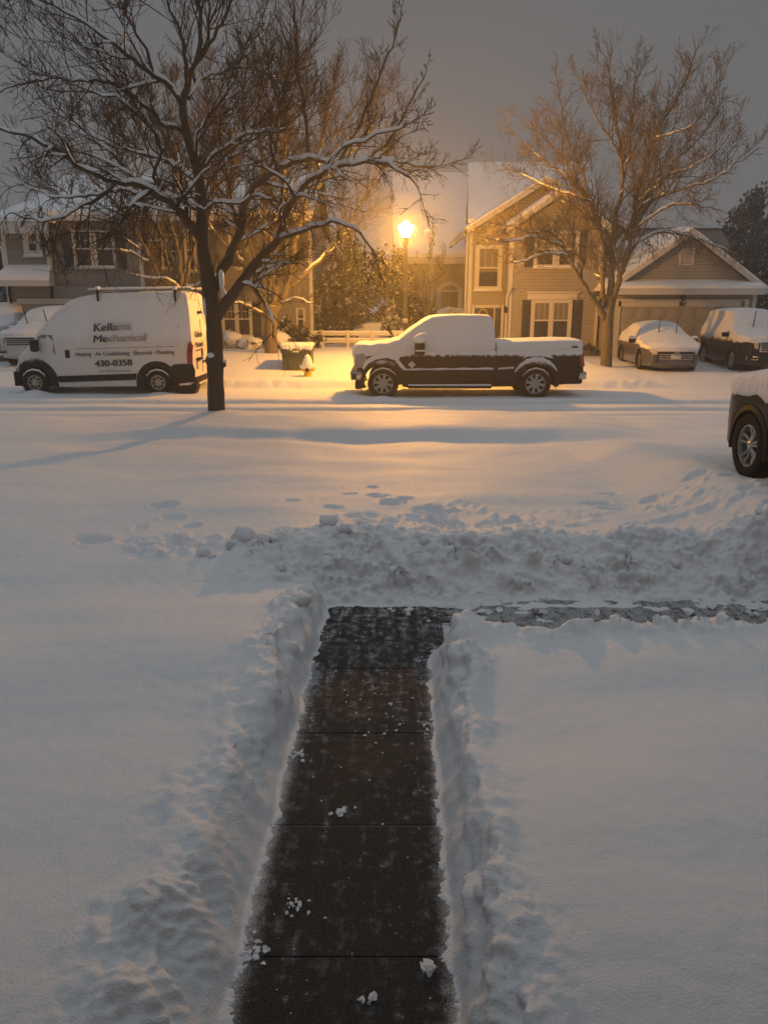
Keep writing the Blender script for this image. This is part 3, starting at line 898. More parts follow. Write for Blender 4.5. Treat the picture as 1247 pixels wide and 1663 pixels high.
# gable vent
d = MB(); pbox(d, 1103, 403, 1106, 431, Yg-.05, .05); pbox(d, 1124, 403, 1127, 431, Yg-.05, .05); pbox(d, 1106.1, 403, 1123.9, 406, Yg-.05, .05); pbox(d, 1106.1, 428, 1123.9, 431, Yg-.05, .05)
for k in range(6): pbox(d, 1106.1, 407.5+k*3.4, 1123.9, 409.3+k*3.4, Yg-.04, .035)
d.build('gable_vent', M['trim'], hr, smooth=0)
hr_off = Vector(OFF[hr])

def text(s, name, mat, parent, size, extrude=.004, bold=.0, shear=0., space=1.):
    """lettering in the local x-z plane, facing -y, origin at the left of its baseline"""
    cu = bpy.data.curves.new(name, 'FONT')
    cu.body = s; cu.size = size; cu.extrude = extrude; cu.offset = bold; cu.shear = shear; cu.space_character = space
    tmp = bpy.data.objects.new(name, cu); COL.objects.link(tmp)
    bpy.context.view_layer.update()
    me = bpy.data.meshes.new_from_object(tmp.evaluated_get(bpy.context.evaluated_depsgraph_get()))
    bpy.data.objects.remove(tmp)
    me.materials.clear(); me.materials.append(mat)
    o = bpy.data.objects.new(name, me); COL.objects.link(o)
    if parent: o.parent = parent; OFF[o] = OFF.get(parent, Vector())
    o.rotation_euler = (R(90), 0, 0)
    return o
def text_width(o):
    xs = [v.co.x for v in o.data.vertices]
    return min(xs), max(xs)
def fit_text(o, x0, x1, y, z):
    """scale lettering along x to run from x0 to x1 (parent space)"""
    a, b = text_width(o)
    k = (x1-x0)/(b-a)
    for v in o.data.vertices: v.co.x = (v.co.x-a)*k
    o.location = (x0, y, z)
t = text('861', 'house_number', M['iron'], hr, .26, bold=.008)
c0, c1 = U(1101, 497, Yg), U(1112, 497, Yg)
fit_text(t, c0.x-hr_off.x, c1.x-hr_off.x, Yg-.067-hr_off.y, c0.z-hr_off.z)

# ---- the grey house on the left
Yl, Ym = 31.0, 33.5
hl = thing('grey_house', 'grey sided two storey house behind the white van, with snow on its pent roof', 'house', (U(240,560,Ym).x, Ym, .6))
lx0, lx1 = U(12, 450, Yl).x, U(78, 450, Yl).x
lz = U(40, 362, Yl).z
w = MB()
w.box(lx0, lx1, Yl, Yl+8, -.2, lz)
w.box(U(86,450,Ym-2.2).x - .9, U(235,450,Ym-2.2).x, Ym-2.2, Ym+8, -.2, U(150, 352, Ym-2.2).z)
mr = U(506, 450, Ym).x
w.box(U(225,450,Ym).x, mr, Ym, Ym+8, -.2, U(400, 352, Ym).z)
w.build('wall', M['siding_grey'], hl, smooth=0)
rf = MB(); sn = MB()
def side_roof(x0, x1, y0, yr, y1, z0, zr_, t=.2):
    rf.slab((x0,y0,z0),(x1,y0,z0),(x1,yr,zr_),(x0,yr,zr_),t); rf.slab((x0,yr,zr_),(x1,yr,zr_),(x1,y1,z0),(x0,y1,z0),t)
    sn.slab((x0,y0-.04,z0+.16),(x1,y0-.04,z0+.16),(x1,yr,zr_+.16),(x0,yr,zr_+.16),.157)
    sn.slab((x0,yr,zr_+.16),(x1,yr,zr_+.16),(x1,y1,z0+.16),(x0,y1,z0+.16),.157)
# hip over the projecting wing
q = .45
xa, xb, ya, yb = lx0-q, lx1+q, Yl-q, Yl+8
hz = U(40, 317, Yl+3).z; hx = (xa+xb)/2
for mb_, dz, th in ((rf, 0, .2), (sn, .17, .167)):
    mb_.add([(xa,ya,lz+dz),(xb,ya,lz+dz),(xb,yb,lz+dz),(xa,yb,lz+dz),(hx+.3,ya+3.4,hz+dz),(hx+.3,yb,hz+dz),
             (xa,ya,lz+dz-th),(xb,ya,lz+dz-th),(xb,yb,lz+dz-th),(xa,yb,lz+dz-th)],
            [(0,1,4),(1,2,5,4),(0,4,5,3),(6,7,1,0),(7,8,2,1),(9,6,0,3),(9,8,7,6),(8,9,3,5,2)])
side_roof(U(84,352,Ym-2.2).x-1.2, mr+.35, Ym-2.6, Ym+2.6, Ym+8, U(150,350,Ym-2.6).z, U(150,290,Ym+2.6).z)
roof = rf.build('roof', M['roof'], hl, smooth=0)
sn.build('snow', M['snow_soft'], roof, smooth=0)
tb = MB()
tb.box(xa, xb, ya-.03, ya, lz-.42, lz-.02); tb.box(xa, xb, ya+.01, Yl-.002, lz-.3, lz-.22)
tb.box(U(84,352,Ym-2.2).x-1.0, mr+.3, Ym-2.68, Ym-2.64, U(150,354,Ym-2.6).z-.1, U(150,350,Ym-2.6).z-.02)
tb.build('fascia', M['trim'], hl, smooth=0)
for (px, y0, y1, Yf, wd) in ((14, 372, 560, Yl-.05, .2), (77, 372, 440, Yl-.05, .14), (232, 360, 560, Ym-2.25, .14), (505, 360, 575, Ym-.05, .14)):
    c = U(px, (y0+y1)/2, Yf).x
    MB().box(c-wd/2, c+wd/2, Yf, Yf+.2, -.1, U(px, y0, Yf).z).build('corner_board', M['trim'], hl, smooth=0)
a, b = U(0, 458, Yl-.6), U(83, 458, Yl-.6)
zt = U(40, 436, Yl).z; zb = U(40, 456, Yl-.75).z
pr = MB().slab((a.x-.1, Yl-.75, zb), (b.x, Yl-.75, zb), (b.x-.2, Yl-.002, zt), (a.x+.1, Yl-.002, zt), .06).build('pent_roof', M['roof'], hl, smooth=0)
MB().slab((a.x-.12, Yl-.8, zb+.16), (b.x+.03, Yl-.8, zb+.16), (b.x-.2, Yl-.004, zt+.14), (a.x+.1, Yl-.004, zt+.14), .155).build('snow', M['snow_soft'], pr, smooth=0)
MB().box(a.x-.1, b.x, Yl-.80, Yl-.754, zb-.2, zb-.005).build('fascia', M['trim'], pr, smooth=0)
gxr = mr+.02
za_, zb_r = U(150,350,Ym-2.6).z, U(150,290,Ym+2.6).z
MB().add([(gxr, Ym-2.2, za_-.1), (gxr, Ym+7.6, za_-.1), (gxr, Ym+2.6, zb_r-.22), (gxr-.2, Ym-2.2, za_-.1), (gxr-.2, Ym+7.6, za_-.1), (gxr-.2, Ym+2.6, zb_r-.22)],
         [(0,1,2),(5,4,3),(0,3,4,1),(1,4,5,2),(2,5,3,0)]).build('gable_wall', M['siding_grey'], hl, smooth=0)
window(hl, 39, 373, 68, 415, Yl, 1, blind=.4, fw=7)
Yw = Ym-2.2
lower = MB(); lower.box(lx0+.0, U(235,500,Yw).x-.01, Yw-.35, Yw-.002, -.2, U(100,465,Yw).z); lower.build('lower_wall', M['siding_grey'], hl, smooth=0)
Yw2 = Yw-.35
gd = MB(); pbox(gd, 36, 494, 190, 600, Yw2-.02, .02); gd = gd.build('garage_door', M['garage_door'], hl, smooth=0)
d = MB(); pbox(d, 28, 490, 36, 600, Yw2-.06, .06); pbox(d, 190, 490, 198, 600, Yw2-.06, .06); pbox(d, 28, 485, 198, 493.8, Yw2-.07, .07)
d.build('frame', M['trim'], gd, smooth=0)
for a_, b_ in ((120, 152), (153.5, 188)): window(hl, a_, 374, b_, 434, Yw, 1, blind=.0, fw=3)
shutter(hl, 103, 374, 118, 434, Yw); shutter(hl, 190, 374, 204, 434, Yw)
window(hl, 360, 489, 410, 547, Ym, 2, blind=.0, fw=4); shutter(hl, 411, 489, 424, 547, Ym); shutter(hl, 345, 489, 358, 547, Ym)
window(hl, 481, 500, 496, 536, Ym, 1, blind=.3, fw=2.2, grid=False)
window(hl, 262, 380, 290, 436, Ym, 1, blind=.3, fw=3); window(hl, 300, 372, 318, 440, Ym, 1, blind=.3, fw=3); window(hl, 372, 380, 402, 436, Ym, 1, blind=.3, fw=3); window(hl, 440, 380, 468, 436, Ym, 1, blind=.3, fw=3)
c = U(20, 482, Yw2); MB().lathe([(.05, 0), (.1, .02), (.1, .12), (.06, .14)], (c.x, Yw2-.1, c.z), 'z', 10).build('wall_lantern', M['iron'], hl)

# ---- the house farther back between them
Yf = 43.0
hm = thing('tan_house', 'hazy tan house behind the street lamp with an arched white window', 'house', (U(700,520,Yf).x, Yf, .9))
mx0_, mx1_ = U(645, 470, Yf).x, U(790, 470, Yf).x
zme = U(700, 416, Yf).z
w = MB(); w.box(mx0_, mx1_, Yf, Yf+9, 0, zme); w.build('wall', M['siding_tan2'], hm, smooth=0)
zmr = U(700, 285, Yf+5).z
rf = MB(); rf.slab((mx0_-.2, Yf-.4, zme-.1), (mx1_, Yf-.4, zme-.1), (mx1_, Yf+5, zmr), (mx0_-.2, Yf+5, zmr), .2)
rf.slab((mx0_-.2, Yf+5, zmr), (mx1_, Yf+5, zmr), (mx1_, Yf+10, zme), (mx0_-.2, Yf+10, zme), .2)
roof = rf.build('roof', M['roof'], hm, smooth=0)
MB().slab((mx0_-.22, Yf-.45, zme+.08), (mx1_, Yf-.45, zme+.08), (mx1_, Yf+5, zmr+.18), (mx0_-.22, Yf+5, zmr+.18), .177).build('snow', M['snow_soft'], roof, smooth=0)
MB().box(mx0_-.2, mx1_, Yf-.48, Yf-.44, zme-.42, zme-.12).build('fascia', M['trim'], hm, smooth=0)
for px in (700, 756):
    c = U(px, 470, Yf-.05).x; MB().box(c-.09, c+.09, Yf-.05, Yf+.1, 0, zme-.2).build('corner_board', M['trim'], hm, smooth=0)
# arched window
xa_, xb_ = U(709, 485, Yf).x, U(750, 485, Yf).x
zb_, zs_ = U(730, 512, Yf).z, U(730, 472, Yf).z
xc_ = (xa_+xb_)/2; ro = (xb_-xa_)/2
def arch_ring(r0, r1, y0, y1, z0):
    n = 16; vs, fs = [], []
    po = [(xc_+r1*math.cos(math.pi*k/n), zs_+r1*.62*math.sin(math.pi*k/n)) for k in range(n+1)]
    pi_ = [(xc_+r0*math.cos(math.pi*k/n), zs_+r0*.62*math.sin(math.pi*k/n)) for k in range(n+1)]
    po = [(xc_+r1, z0)] + po + [(xc_-r1, z0)]; pi_ = [(xc_+r0, z0)] + pi_ + [(xc_-r0, z0)]
    n = len(po)
    for y in (y0, y1):
        vs += [(x, y, z) for x, z in po] + [(x, y, z) for x, z in pi_]
    for k in range(n-1):
        fs += [(k, k+1, n+k+1, n+k), (2*n+k, 3*n+k, 3*n+k+1, 2*n+k+1), (k, 2*n+k, 2*n+k+1, k+1), (n+k, n+k+1, 3*n+k+1, 3*n+k)]
    return vs, fs, pi_
vs, fs, inner = arch_ring(ro*.66, ro, Yf-.1, Yf-.001, zb_)
f = MB().add(vs, fs); f.box(xc_-ro*.66, xc_+ro*.66, Yf-.07, Yf-.02, zs_-.06, zs_+.04); f.box(xa_-.1, xb_+.1, Yf-.14, Yf-.002, zb_-.16, zb_-.01)
f.box(xc_-.03, xc_+.03, Yf-.06, Yf-.02, zb_, zs_-.06)
fr = f.build('window', M['trim'], hm, smooth=0)
MB().prism(inner, Yf-.015, Yf-.003).build('pane', M['pane'], fr, smooth=0)
MB().prism([(xc_-ro*.6, zs_+.06), (xc_+ro*.6, zs_+.06), (xc_+ro*.3, zs_+ro*.5), (xc_-ro*.3, zs_+ro*.5)], Yf-.03, Yf-.017).build('fan_blind', M['blind'], fr, smooth=0)

# ---- building seen over the garage
Yk = 46.0
hk = thing('brown_house', 'dim brown house seen over the garage roof behind the right street tree', 'house', (U(1100,560,Yk).x, Yk, .5))
a, b = U(1005, 400, Yk).x, U(1186, 400, Yk).x
zt_, zr_ = U(1100, 398, Yk).z, U(1100, 370, Yk+2).z
MB().box(a+.3, b-.3, Yk+.3, Yk+8, 0, zt_).build('wall', M['brown'], hk, smooth=0)
rr = MB(); rr.slab((a, Yk, zt_-.05), (b, Yk, zt_-.05), (b+.2, Yk+2.2, zr_), (a, Yk+2.2, zr_), .2); rr.slab((a, Yk+2.2, zr_), (b+.2, Yk+2.2, zr_), (b, Yk+8.4, zt_), (a, Yk+8.4, zt_), .2)
rr = rr.build('roof', M['brown'], hk, smooth=0)
MB().slab((a, Yk+1.9, zr_+.10), (b+.2, Yk+1.9, zr_+.10), (b+.2, Yk+2.6, zr_+.12), (a, Yk+2.6, zr_+.12), .12).build('snow', M['snow_soft'], rr, smooth=0)
# ---- house at the far left edge
Yh = 40.0
hh = thing('dark_house', 'dark far house with a snowy roof at the left edge beyond the grey house', 'house', (U(-40,520,Yh).x, Yh, .5))
a, b = U(-140, 450, Yh).x, U(7, 450, Yh).x
zt_ = U(0, 410, Yh).z
MB().box(a, b, Yh, Yh+8, 0, zt_).build('wall', M['siding_blue'], hh, smooth=0)
rr = MB().slab((a, Yh-.4, zt_-.1), (b+.3, Yh-.4, zt_-.1), (b-.6, Yh+4, zt_+1.6), (a, Yh+4, zt_+1.6), .2).build('roof', M['roof'], hh, smooth=0)
MB().slab((a, Yh-.45, zt_+.08), (b+.3, Yh-.45, zt_+.08), (b-.6, Yh+4, zt_+1.78), (a, Yh+4, zt_+1.78), .177).build('snow', M['snow_soft'], rr, smooth=0)

# ------------------------------------------------------------------ street lamp
lx, ly = U(659, 374, 24.5).x, 24.5
lz0 = H1(lx, ly)
lamp = thing('street_lamp', 'lit sodium street lamp on a slim post behind the dark pickup', 'street lamp', (lx, ly, lz0))
gt, gb = U(659, 364, ly).z, U(659, 385, ly).z
MB().lathe([(.16, 0), (.16, .35), (.10, .42), (.075, .6), (.06, gb-lz0-.25), (.085, gb-lz0-.2), (.085, gb-lz0-.08), (.12, gb-lz0-.02), (.12, gb-lz0)], (lx, ly, lz0), 'z', 16).build('post', M['post'], lamp)
m, N, L, b = new_mat('sodium_glass')
b.inputs["Base Color"].default_value = (.8, .6, .3, 1)
b.inputs["Emission Color"].default_value = (1.0, .42, .05, 1)
b.inputs["Emission Strength"].default_value = 2150
MB().lathe([(.10, 0), (.14, .05), (.21, (gt-gb)*.62), (.235, (gt-gb)*.8), (.21, (gt-gb)*.9), (.11, gt-gb)], (lx, ly, gb+.002), 'z', 10).build('lantern_glass', m, lamp)
cp_ = MB().lathe([(.105, 0), (.10, .03), (.06, .06), (.03, .10)], (lx, ly, gt+.004), 'z', 14).build('lantern_cap', M['iron'], lamp)
MB().lathe([(.09, 0), (.085, .03), (.05, .07), (.02, .09)], (lx, ly, gt+.045), 'z', 14).build('snow', M['snow_soft'], cp_, smooth=180)
c = U(659, 524, ly)
MB().lathe([(.075, 0), (.09, .02), (.09, .10), (.075, .12)], (lx, ly, c.z), 'z', 12).build('collar', M['steel'], lamp)

# ------------------------------------------------------------------ utility box, hydrant, fence
tx, ty = U(482, 600, 25.6).x, 25.6
tz = H1(tx, ty) - .06
hx_ = U(505, 580, ty).x - tx
tf = thing('utility_box', 'green ground level utility cabinet with a thick cap of snow beside the hydrant', 'utility box', (tx, ty, tz))
bh = U(482, 566, ty).z - tz
MB().bbox(tx-hx_, tx+hx_, ty, ty+1.0, tz-.1, tz+bh, .03).build('cabinet', M['utility'], tf)
lid = MB().bbox(tx-hx_-.03, tx+hx_+.03, ty-.05, ty+1.04, tz+bh-.16, tz+bh+.012, .03).build('lid', M['utility'], tf)
s = MB(); s.bbox(tx-hx_-.05, tx+hx_+.05, ty-.07, ty+1.06, tz+bh+.004, tz+bh+.17, .075)
for k in range(9): s.blob((tx-hx_+.1+.2*k*hx_*1.1, ty-.05, tz+bh+.03), (.1,.05,.05+.03*(k % 3)), k, 1, .4)
s.build('snow', M['snow_soft'], lid, smooth=180)
MB().bbox(tx-.12, tx+.12, ty-.075, ty-.052, tz+bh-.12, tz+bh-.06, .01).build('label_plate', M['plate'], lid)
hx2, hy2 = U(500, 611, 24.55).x, 24.55
hz2 = H1(hx2, hy2) - .05
hy = thing('fire_hydrant', 'short yellow fire hydrant buried under a tall cone of snow', 'fire hydrant', (hx2, hy2, hz2))
MB().lathe([(.16, -.1), (.16, .06), (.12, .08), (.12, .34), (.15, .36), (.15, .40), (.13, .46), (.06, .52), (.03, .55)], (hx2, hy2, hz2), 'z', 16).build('barrel', M['hydrant'], hy)
for dx, dy in ((-1, 0), (1, 0), (0, -1)):
    MB().tube([(hx2+dx*.1, hy2+dy*.1, hz2+.26), (hx2+dx*.19, hy2+dy*.19, hz2+.26)], .06, 10).tube([(hx2+dx*.19, hy2+dy*.19, hz2+.26), (hx2+dx*.215, hy2+dy*.215, hz2+.26)], .035, 6).build('nozzle', M['hydrant'] if dy == 0 else M['iron'], hy)
s = MB(); s.lathe([(.175, .30), (.19, .36), (.17, .46), (.13, .58), (.075, .70), (.03, .74)], (hx2, hy2, hz2), 'z', 18)
s.blob((hx2-.17, hy2, hz2+.36), (.09,.08,.07), 3, 2, .3); s.blob((hx2+.17, hy2, hz2+.36), (.08,.08,.07), 4, 2, .3)
s.build('snow', M['snow_soft'], hy, smooth=180)

fy = 32.4
fn = thing('rail_fence', 'low white two rail fence between the houses, laden with snow', 'fence', (U(575,562,fy).x, fy, .85))
for px in (506, 524, 565, 605, 640, 672):
    a = U(px, 552, fy); MB().bbox(a.x-.07, a.x+.07, fy-.07, fy+.07, .6, U(px, 536, fy).z, .02).build('post', M['trim'], fn)
a, b = U(500, 550, fy).x, U(690, 550, fy).x
for p0, p1 in ((539.5, 545), (551, 557)):
    rl = MB().bbox(a, b, fy-.03, fy+.03, U(575, p1, fy).z, U(575, p0, fy).z, .015).build('rail', M['trim'], fn)
    MB().bbox(a, b, fy-.045, fy+.045, U(575, p0, fy).z-.004, U(575, p0, fy).z+.06, .025).build('snow', M['snow_soft'], rl)

# ------------------------------------------------------------------ vehicles
def chaikin(p, it=2):
    for _ in range(it):
        q = [p[0]]
        for a, b in zip(p[:-1], p[1:]):
            q.append((a[0]*.75+b[0]*.25, a[1]*.75+b[1]*.25)); q.append((a[0]*.25+b[0]*.75, a[1]*.25+b[1]*.75))
        q.append(p[-1]); p = q
    return p

def arch(cx, cz, r, zb, n=14, flat=1.0):
    """wheel-arch points from the rear (smaller x) foot over the top to the front foot"""
    a0 = math.asin(max(-1, min(1, (zb-cz)/r)))
    pts = []
    for k in range(n+1):
        a = math.pi - a0 - (math.pi - 2*a0)*k/n
        pts.append((cx + r*math.cos(a), cz + r*flat*math.sin(a) if math.sin(a) > 0 else cz + r*math.sin(a)))
    return pts

DEF_LV = [(1, .055), (.985, .022), (.95, .006), (.88, 0), (.6, -.012), (.2, -.02), (-.2, -.02), (-.6, -.012), (-.88, 0), (-.95, .006), (-.985, .022), (-1, .055)]
def loft(poly, hw, levels=None, dx=.16, dz=.14, deform=None, bulge=1.0):
    """side outline (x, z) swept across the width with rounded edges; hw(x, z) gives the half width"""
    levels = levels or DEF_LV
    n = len(poly)
    P = [Vector((x, z)) for x, z in poly]
    area = sum(P[i].x*P[(i+1) % n].y - P[(i+1) % n].x*P[i].y for i in range(n))
    if area < 0: P.reverse()
    nr = []
    for i in range(n):
        a, b = P[i]-P[i-1], P[(i+1) % n]-P[i]
        t = (a.normalized() if a.length else a) + (b.normalized() if b.length else b)
        t = t.normalized() if t.length > 1e-6 else Vector((1, 0))
        nr.append(Vector((-t.y, t.x)))                       # inward for a ccw outline
    bm = bmesh.new()
    rings = []
    for t, inset in levels:
        k = inset if inset > 0 else inset*bulge
        rings.append([bm.verts.new((P[i].x + nr[i].x*k, t, P[i].y + nr[i].y*k)) for i in range(n)])
    for a, b in zip(rings[:-1], rings[1:]):
        for i in range(n):
            j = (i+1) % n
            bm.faces.new((a[i], a[j], b[j], b[i]))
    bm.faces.new(rings[0][::-1]); bm.faces.new(rings[-1])
    xs = [p.x for p in P]; zs = [p.y for p in P]
    def cut(lo, hi, step, no):
        k = lo + step
        while k < hi - .01:
            bmesh.ops.bisect_plane(bm, geom=bm.verts[:]+bm.edges[:]+bm.faces[:], plane_co=(k if no[0] else 0, 0, k if no[2] else 0), plane_no=no)
            k += step
    cut(min(zs), max(zs), dz, (0,0,1)); cut(min(xs), max(xs), dx, (1,0,0))
    for v in bm.verts:
        v.co.y *= hw(v.co.x, v.co.z)
        if deform: v.co = deform(v.co)
    bmesh.ops.recalc_face_normals(bm, faces=bm.faces[:])
    return bm

def snow_wobble(amp, sc=3., edge=None, eamp=0.):
    def f(c):
        n = mnoise.noise(c*sc)*amp + mnoise.noise(c*sc*3.1)*amp*.4
        d = Vector((c.x*.1, c.y*.6, 1)).normalized()
        c = c + d*n
        if edge is not None and c.z < edge + .12:
            c.z += eamp*(mnoise.noise(Vector((c.x*3.3, c.y*.4, 5))) + .6*mnoise.noise(Vector((c.x*9, c.y, 7))))
        return c
    return f

def wheel(parent, x, y, z, r, w, out, style, rim_mat, snow=0.):
    """out = +1 / -1: the side (local y) the face of the wheel looks to"""
    wh = sub_empty('wheel', parent)
    rr = r*.66 if style != 'steel' else r*.60
    def L(prof): return [(a, out*b) for a, b in prof]
    t = MB().lathe(L([(rr*.97, -w*.5), (rr*1.04, -w*.5), (r*.93, -w*.48), (r*.985, -w*.36), (r, -w*.2), (r, w*.2), (r*.985, w*.36), (r*.95, w*.46), (r*.84, w*.5), (rr*1.05, w*.47), (rr*.98, w*.40), (rr*.97, -w*.3)]), (x, y, z), 'y', 40)
    for k in range(44):                                       # tread blocks
        a = 2*math.pi*k/44; ca, sa = math.cos(a), math.sin(a)
        for s0, s1 in ((-.42, -.08), (.08, .42)):
            q = [Vector((x+ca*(r+dr_)-sa*tt, y+w*s, z+sa*(r+dr_)+ca*tt)) for dr_ in (-.004, .009) for s, tt in ((s0, -.016), (s1, -.016), (s1, .016), (s0, .016))]
            t.add([p[:] for p in q], [(0,1,2,3), (7,6,5,4), (0,4,5,1), (1,5,6,2), (2,6,7,3), (3,7,4,0)])
    t.build('tyre', M['rubber'], wh, smooth=35)
    m = MB()
    fo = w*.36
    if style == 'steel':
        m.lathe(L([(rr*.99, w*.1), (rr*.99, fo), (rr*.90, fo), (rr*.84, fo-.05), (rr*.52, fo-.02), (rr*.30, fo+.02), (rr*.28, fo+.045), (.001, fo+.05)]), (x, y, z), 'y', 30)
    else:
        m.lathe(L([(rr*.99, -w*.2), (rr*.99, fo+.012), (rr*.93, fo+.012), (rr*.90, fo-.02), (rr*.88, -w*.15)]), (x, y, z), 'y', 36)
        m.lathe(L([(rr*.22, fo-.09), (rr*.22, fo-.015), (rr*.14, fo), (.001, fo)]), (x, y, z), 'y', 18)
        spec = {'eight': (8, .0, .105, .085), 'five_double': (5, .16, .055, .04), 'ten': (10, .0, .06, .05), 'six': (6, .0, .12, .09)}[style]
        cnt, split, w0, w1 = spec
        for k in range(cnt):
            a = 2*math.pi*(k+.25)/cnt
            for sgn in ((-1, 1) if split else (0,)):
                a0, a1 = a + sgn*split*.7, a + sgn*split*1.35
                p0 = Vector((math.cos(a0)*rr*.16, 0, math.sin(a0)*rr*.16)); p1 = Vector((math.cos(a1)*rr*.93, 0, math.sin(a1)*rr*.93))
                dd = (p1-p0).normalized(); nn = Vector((-dd.z, 0, dd.x))
                vs = []
                for p, ww, yo in ((p0, w0*rr*1.6, fo-.01), (p0.lerp(p1, .5), w0*rr*1.25, fo-.035), (p1, w1*rr*1.9, fo-.005)):
                    for s, dy in ((-1, -.012), (-.4, 0), (.4, 0), (1, -.012), (1, -.06), (-1, -.06)):
                        q = p + nn*s*ww
                        vs.append((x+q.x, y+out*(yo+dy), z+q.z))
                fs = [(i*6+k2, i*6+(k2+1) % 6, i*6+6+(k2+1) % 6, i*6+6+k2) for i in range(2) for k2 in range(6)]
                m.add(vs, fs)
    m.build('rim', rim_mat, wh, smooth=30)
    bk = MB().lathe(L([(rr*.95, -w*.1), (rr*.95, -w*.05), (.001, -w*.05)]), (x, y, z), 'y', 24)
    if style == 'steel':
        for k in range(8):
            a = 2*math.pi*k/8
            bk.lathe(L([(.028, fo-.04), (.028, fo-.004+.0), (.001, fo-.004)]), (x+math.cos(a)*rr*.62, y, z+math.sin(a)*rr*.62), 'y', 8)
    bk.build('dark_backing', M['well'], wh, smooth=30)  # near-black disc and dots stand in for the shade inside the wheel
    if snow:
        s = MB()
        pts = []
        for k in range(15):
            a = math.pi*(.16 + .68*k/14); q = 1 + .02*math.sin(k*2.1)
            pts.append((x+math.cos(a)*r*.99*q, y+out*w*.36, z+math.sin(a)*r*.99*q))
        s.tube(pts, [.012+snow*.035*math.sin(math.pi*(k+.4)/15) for k in range(15)], 6)
        s.build('snow', M['snow_soft'], wh, smooth=180)
    return wh

def wiper(parent, p0, p1):
    p0, p1 = Vector(p0), Vector(p1)
    m = MB().tube([p0, p0.lerp(p1, .5)+Vector((0,0,.02)), p1], [.018, .014, .01], 6)
    q = p0.lerp(p1, .25)
    m.tube([q+Vector((.03,.0,.03)), p1+Vector((.03,.0,.03))], .012, 4)
    m.build('wiper', M['black_plastic'], parent)

# ---- the white work van, nose to the left
Yv = 21.35
def zoom(ox, oy, s):
    return lambda x, y: (ox + x*s, oy + y*s)
vz = zoom(0, 440, 360/1247)
vo = U(*vz(550, 690), Yv); v_g = vo.z - .03
VX, VY = vo.x, Yv + 1.02
def vp(x, y):
    """zoomed photograph point -> van local (x forward, z up) on its near side"""
    p = U(*vz(x, y), Yv)
    return (-(p.x - VX), p.z - v_g)
van = thing('work_van', 'white high roofed work van with blue lettering, dusted with snow, parked beyond the near tree', 'van', (VX, VY, v_g), math.pi, world_coords=False)
wf, wr_ = vp(200, 640), vp(892, 645)
wr = .36; wzf = .335
top = chaikin([vp(62, 600), vp(60, 560), vp(72, 505), vp(105, 458), vp(165, 405), vp(232, 318), vp(325, 222), vp(395, 168), vp(480, 143), vp(700, 134), vp(1000, 124), vp(1042, 136), vp(1058, 200), vp(1074, 330), vp(1082, 420), vp(1088, 520), vp(1092, 630)], 2)
zb = vp(500, 652)[1]
bot_f, bot_r = arch(wf[0], wzf, .47, zb), arch(wr_[0], wzf, .47, zb)
body_poly = top + [vp(1092, 648), vp(990, 652)] + bot_r + [vp(700, 652), vp(400, 656)] + bot_f + [vp(70, 645)]
def van_hw(x, z):
    t = 1.03 - .13*float(sst(1.35, 2.6, z))
    f = 1 - .30*float(sst(vp(260,0)[0], vp(55,0)[0], x))**2
    f *= 1 - .03*float(sst(-2.4, -2.75, x))
    return t*f
M['van_paint'] = dusted('van_paint', (.70,.69,.67), 1.50, .25, .35, amp=.42, scale=2.6, streak=1.6)
MB().bm(loft(body_poly, van_hw, dx=.2, dz=.18)).build('body', M['van_paint'], van, smooth=35)
vy = 1.03                                                      # near side of the van is local +y
def vplate(name, pts, mat, out=.012, parent=van, dep=.03, smooth=30, zhw=None):
    """flat trim following the van's side"""
    bm = bmesh.new()
    P = [vp(*p) for p in pts] if isinstance(pts[0][0], (int, float)) and max(abs(c) for p in pts for c in p) > 8 else pts
    lo = [bm.verts.new((x, (zhw or van_hw)(x, z)+out, z)) for x, z in P]
    f = bm.faces.new(lo)
    r = bmesh.ops.extrude_face_region(bm, geom=[f])
    for v in r['geom']:
        if isinstance(v, bmesh.types.BMVert): v.co.y -= dep
    return MB().bm(bm).build(name, mat, parent, smooth=smooth)
def arch_trim(parent, name, c, cz, r0, r1, zb, hwf, mat, out=.025, sides=(1,), dep=.07, extra=None):
    for s in sides:
        m = MB()
        ri, ro_ = arch(c, cz, r0, zb, 18), arch(c, cz, r1, zb, 18)
        n = len(ri); vs = []
        for P, o1 in ((ro_, out*.3), (ri, out)):
            for x, z in P:
                vs.append((x, s*(hwf(x, z)+o1), z))
        for P in (ro_, ri):
            for x, z in P: vs.append((x, s*(hwf(x, z)-dep), z))
        fs = []
        for i in range(n-1):
            fs += [(i, i+1, n+i+1, n+i), (n+i, n+i+1, 3*n+i+1, 3*n+i), (2*n+i+1, 2*n+i, i, i+1)]
        m.add(vs, fs); m.build(name, mat, parent, smooth=60)
M['dusty_plastic'] = dusted('dusty_plastic', (.02,.019,.018), 1.0, .1, .55, amp=.2, scale=5, coat=0, spec=.1)
arch_trim(van, 'wheel_arch', wf[0], wzf, .45, .68, zb, van_hw, M['dusty_plastic'])
arch_trim(van, 'wheel_arch', wr_[0], wzf, .45, .60, zb, van_hw, M['dusty_plastic'])
vplate('bumper', [(54, 600), (100, 600), (140, 612), (118, 640), (125, 655), (70, 650), (58, 628)], M['dusty_plastic'], .02, dep=.25)
vplate('cladding', [(985, 525), (1084, 522), (1098, 560), (1098, 625), (990, 636), (968, 600), (950, 545)], M['black_plastic'], .02)
vplate('cladding', [(322, 592), (772, 577), (768, 612), (340, 627)], M['black_plastic'], .018)
vplate('rear_bumper', [(985, 640), (1100, 630), (1108, 655), (1098, 690), (1000, 692), (975, 660)], M['black_plastic'], .0, dep=.4)
vplate('headlight', [(66, 552), (84, 548), (84, 575), (60, 586)], M['lens'], .014)
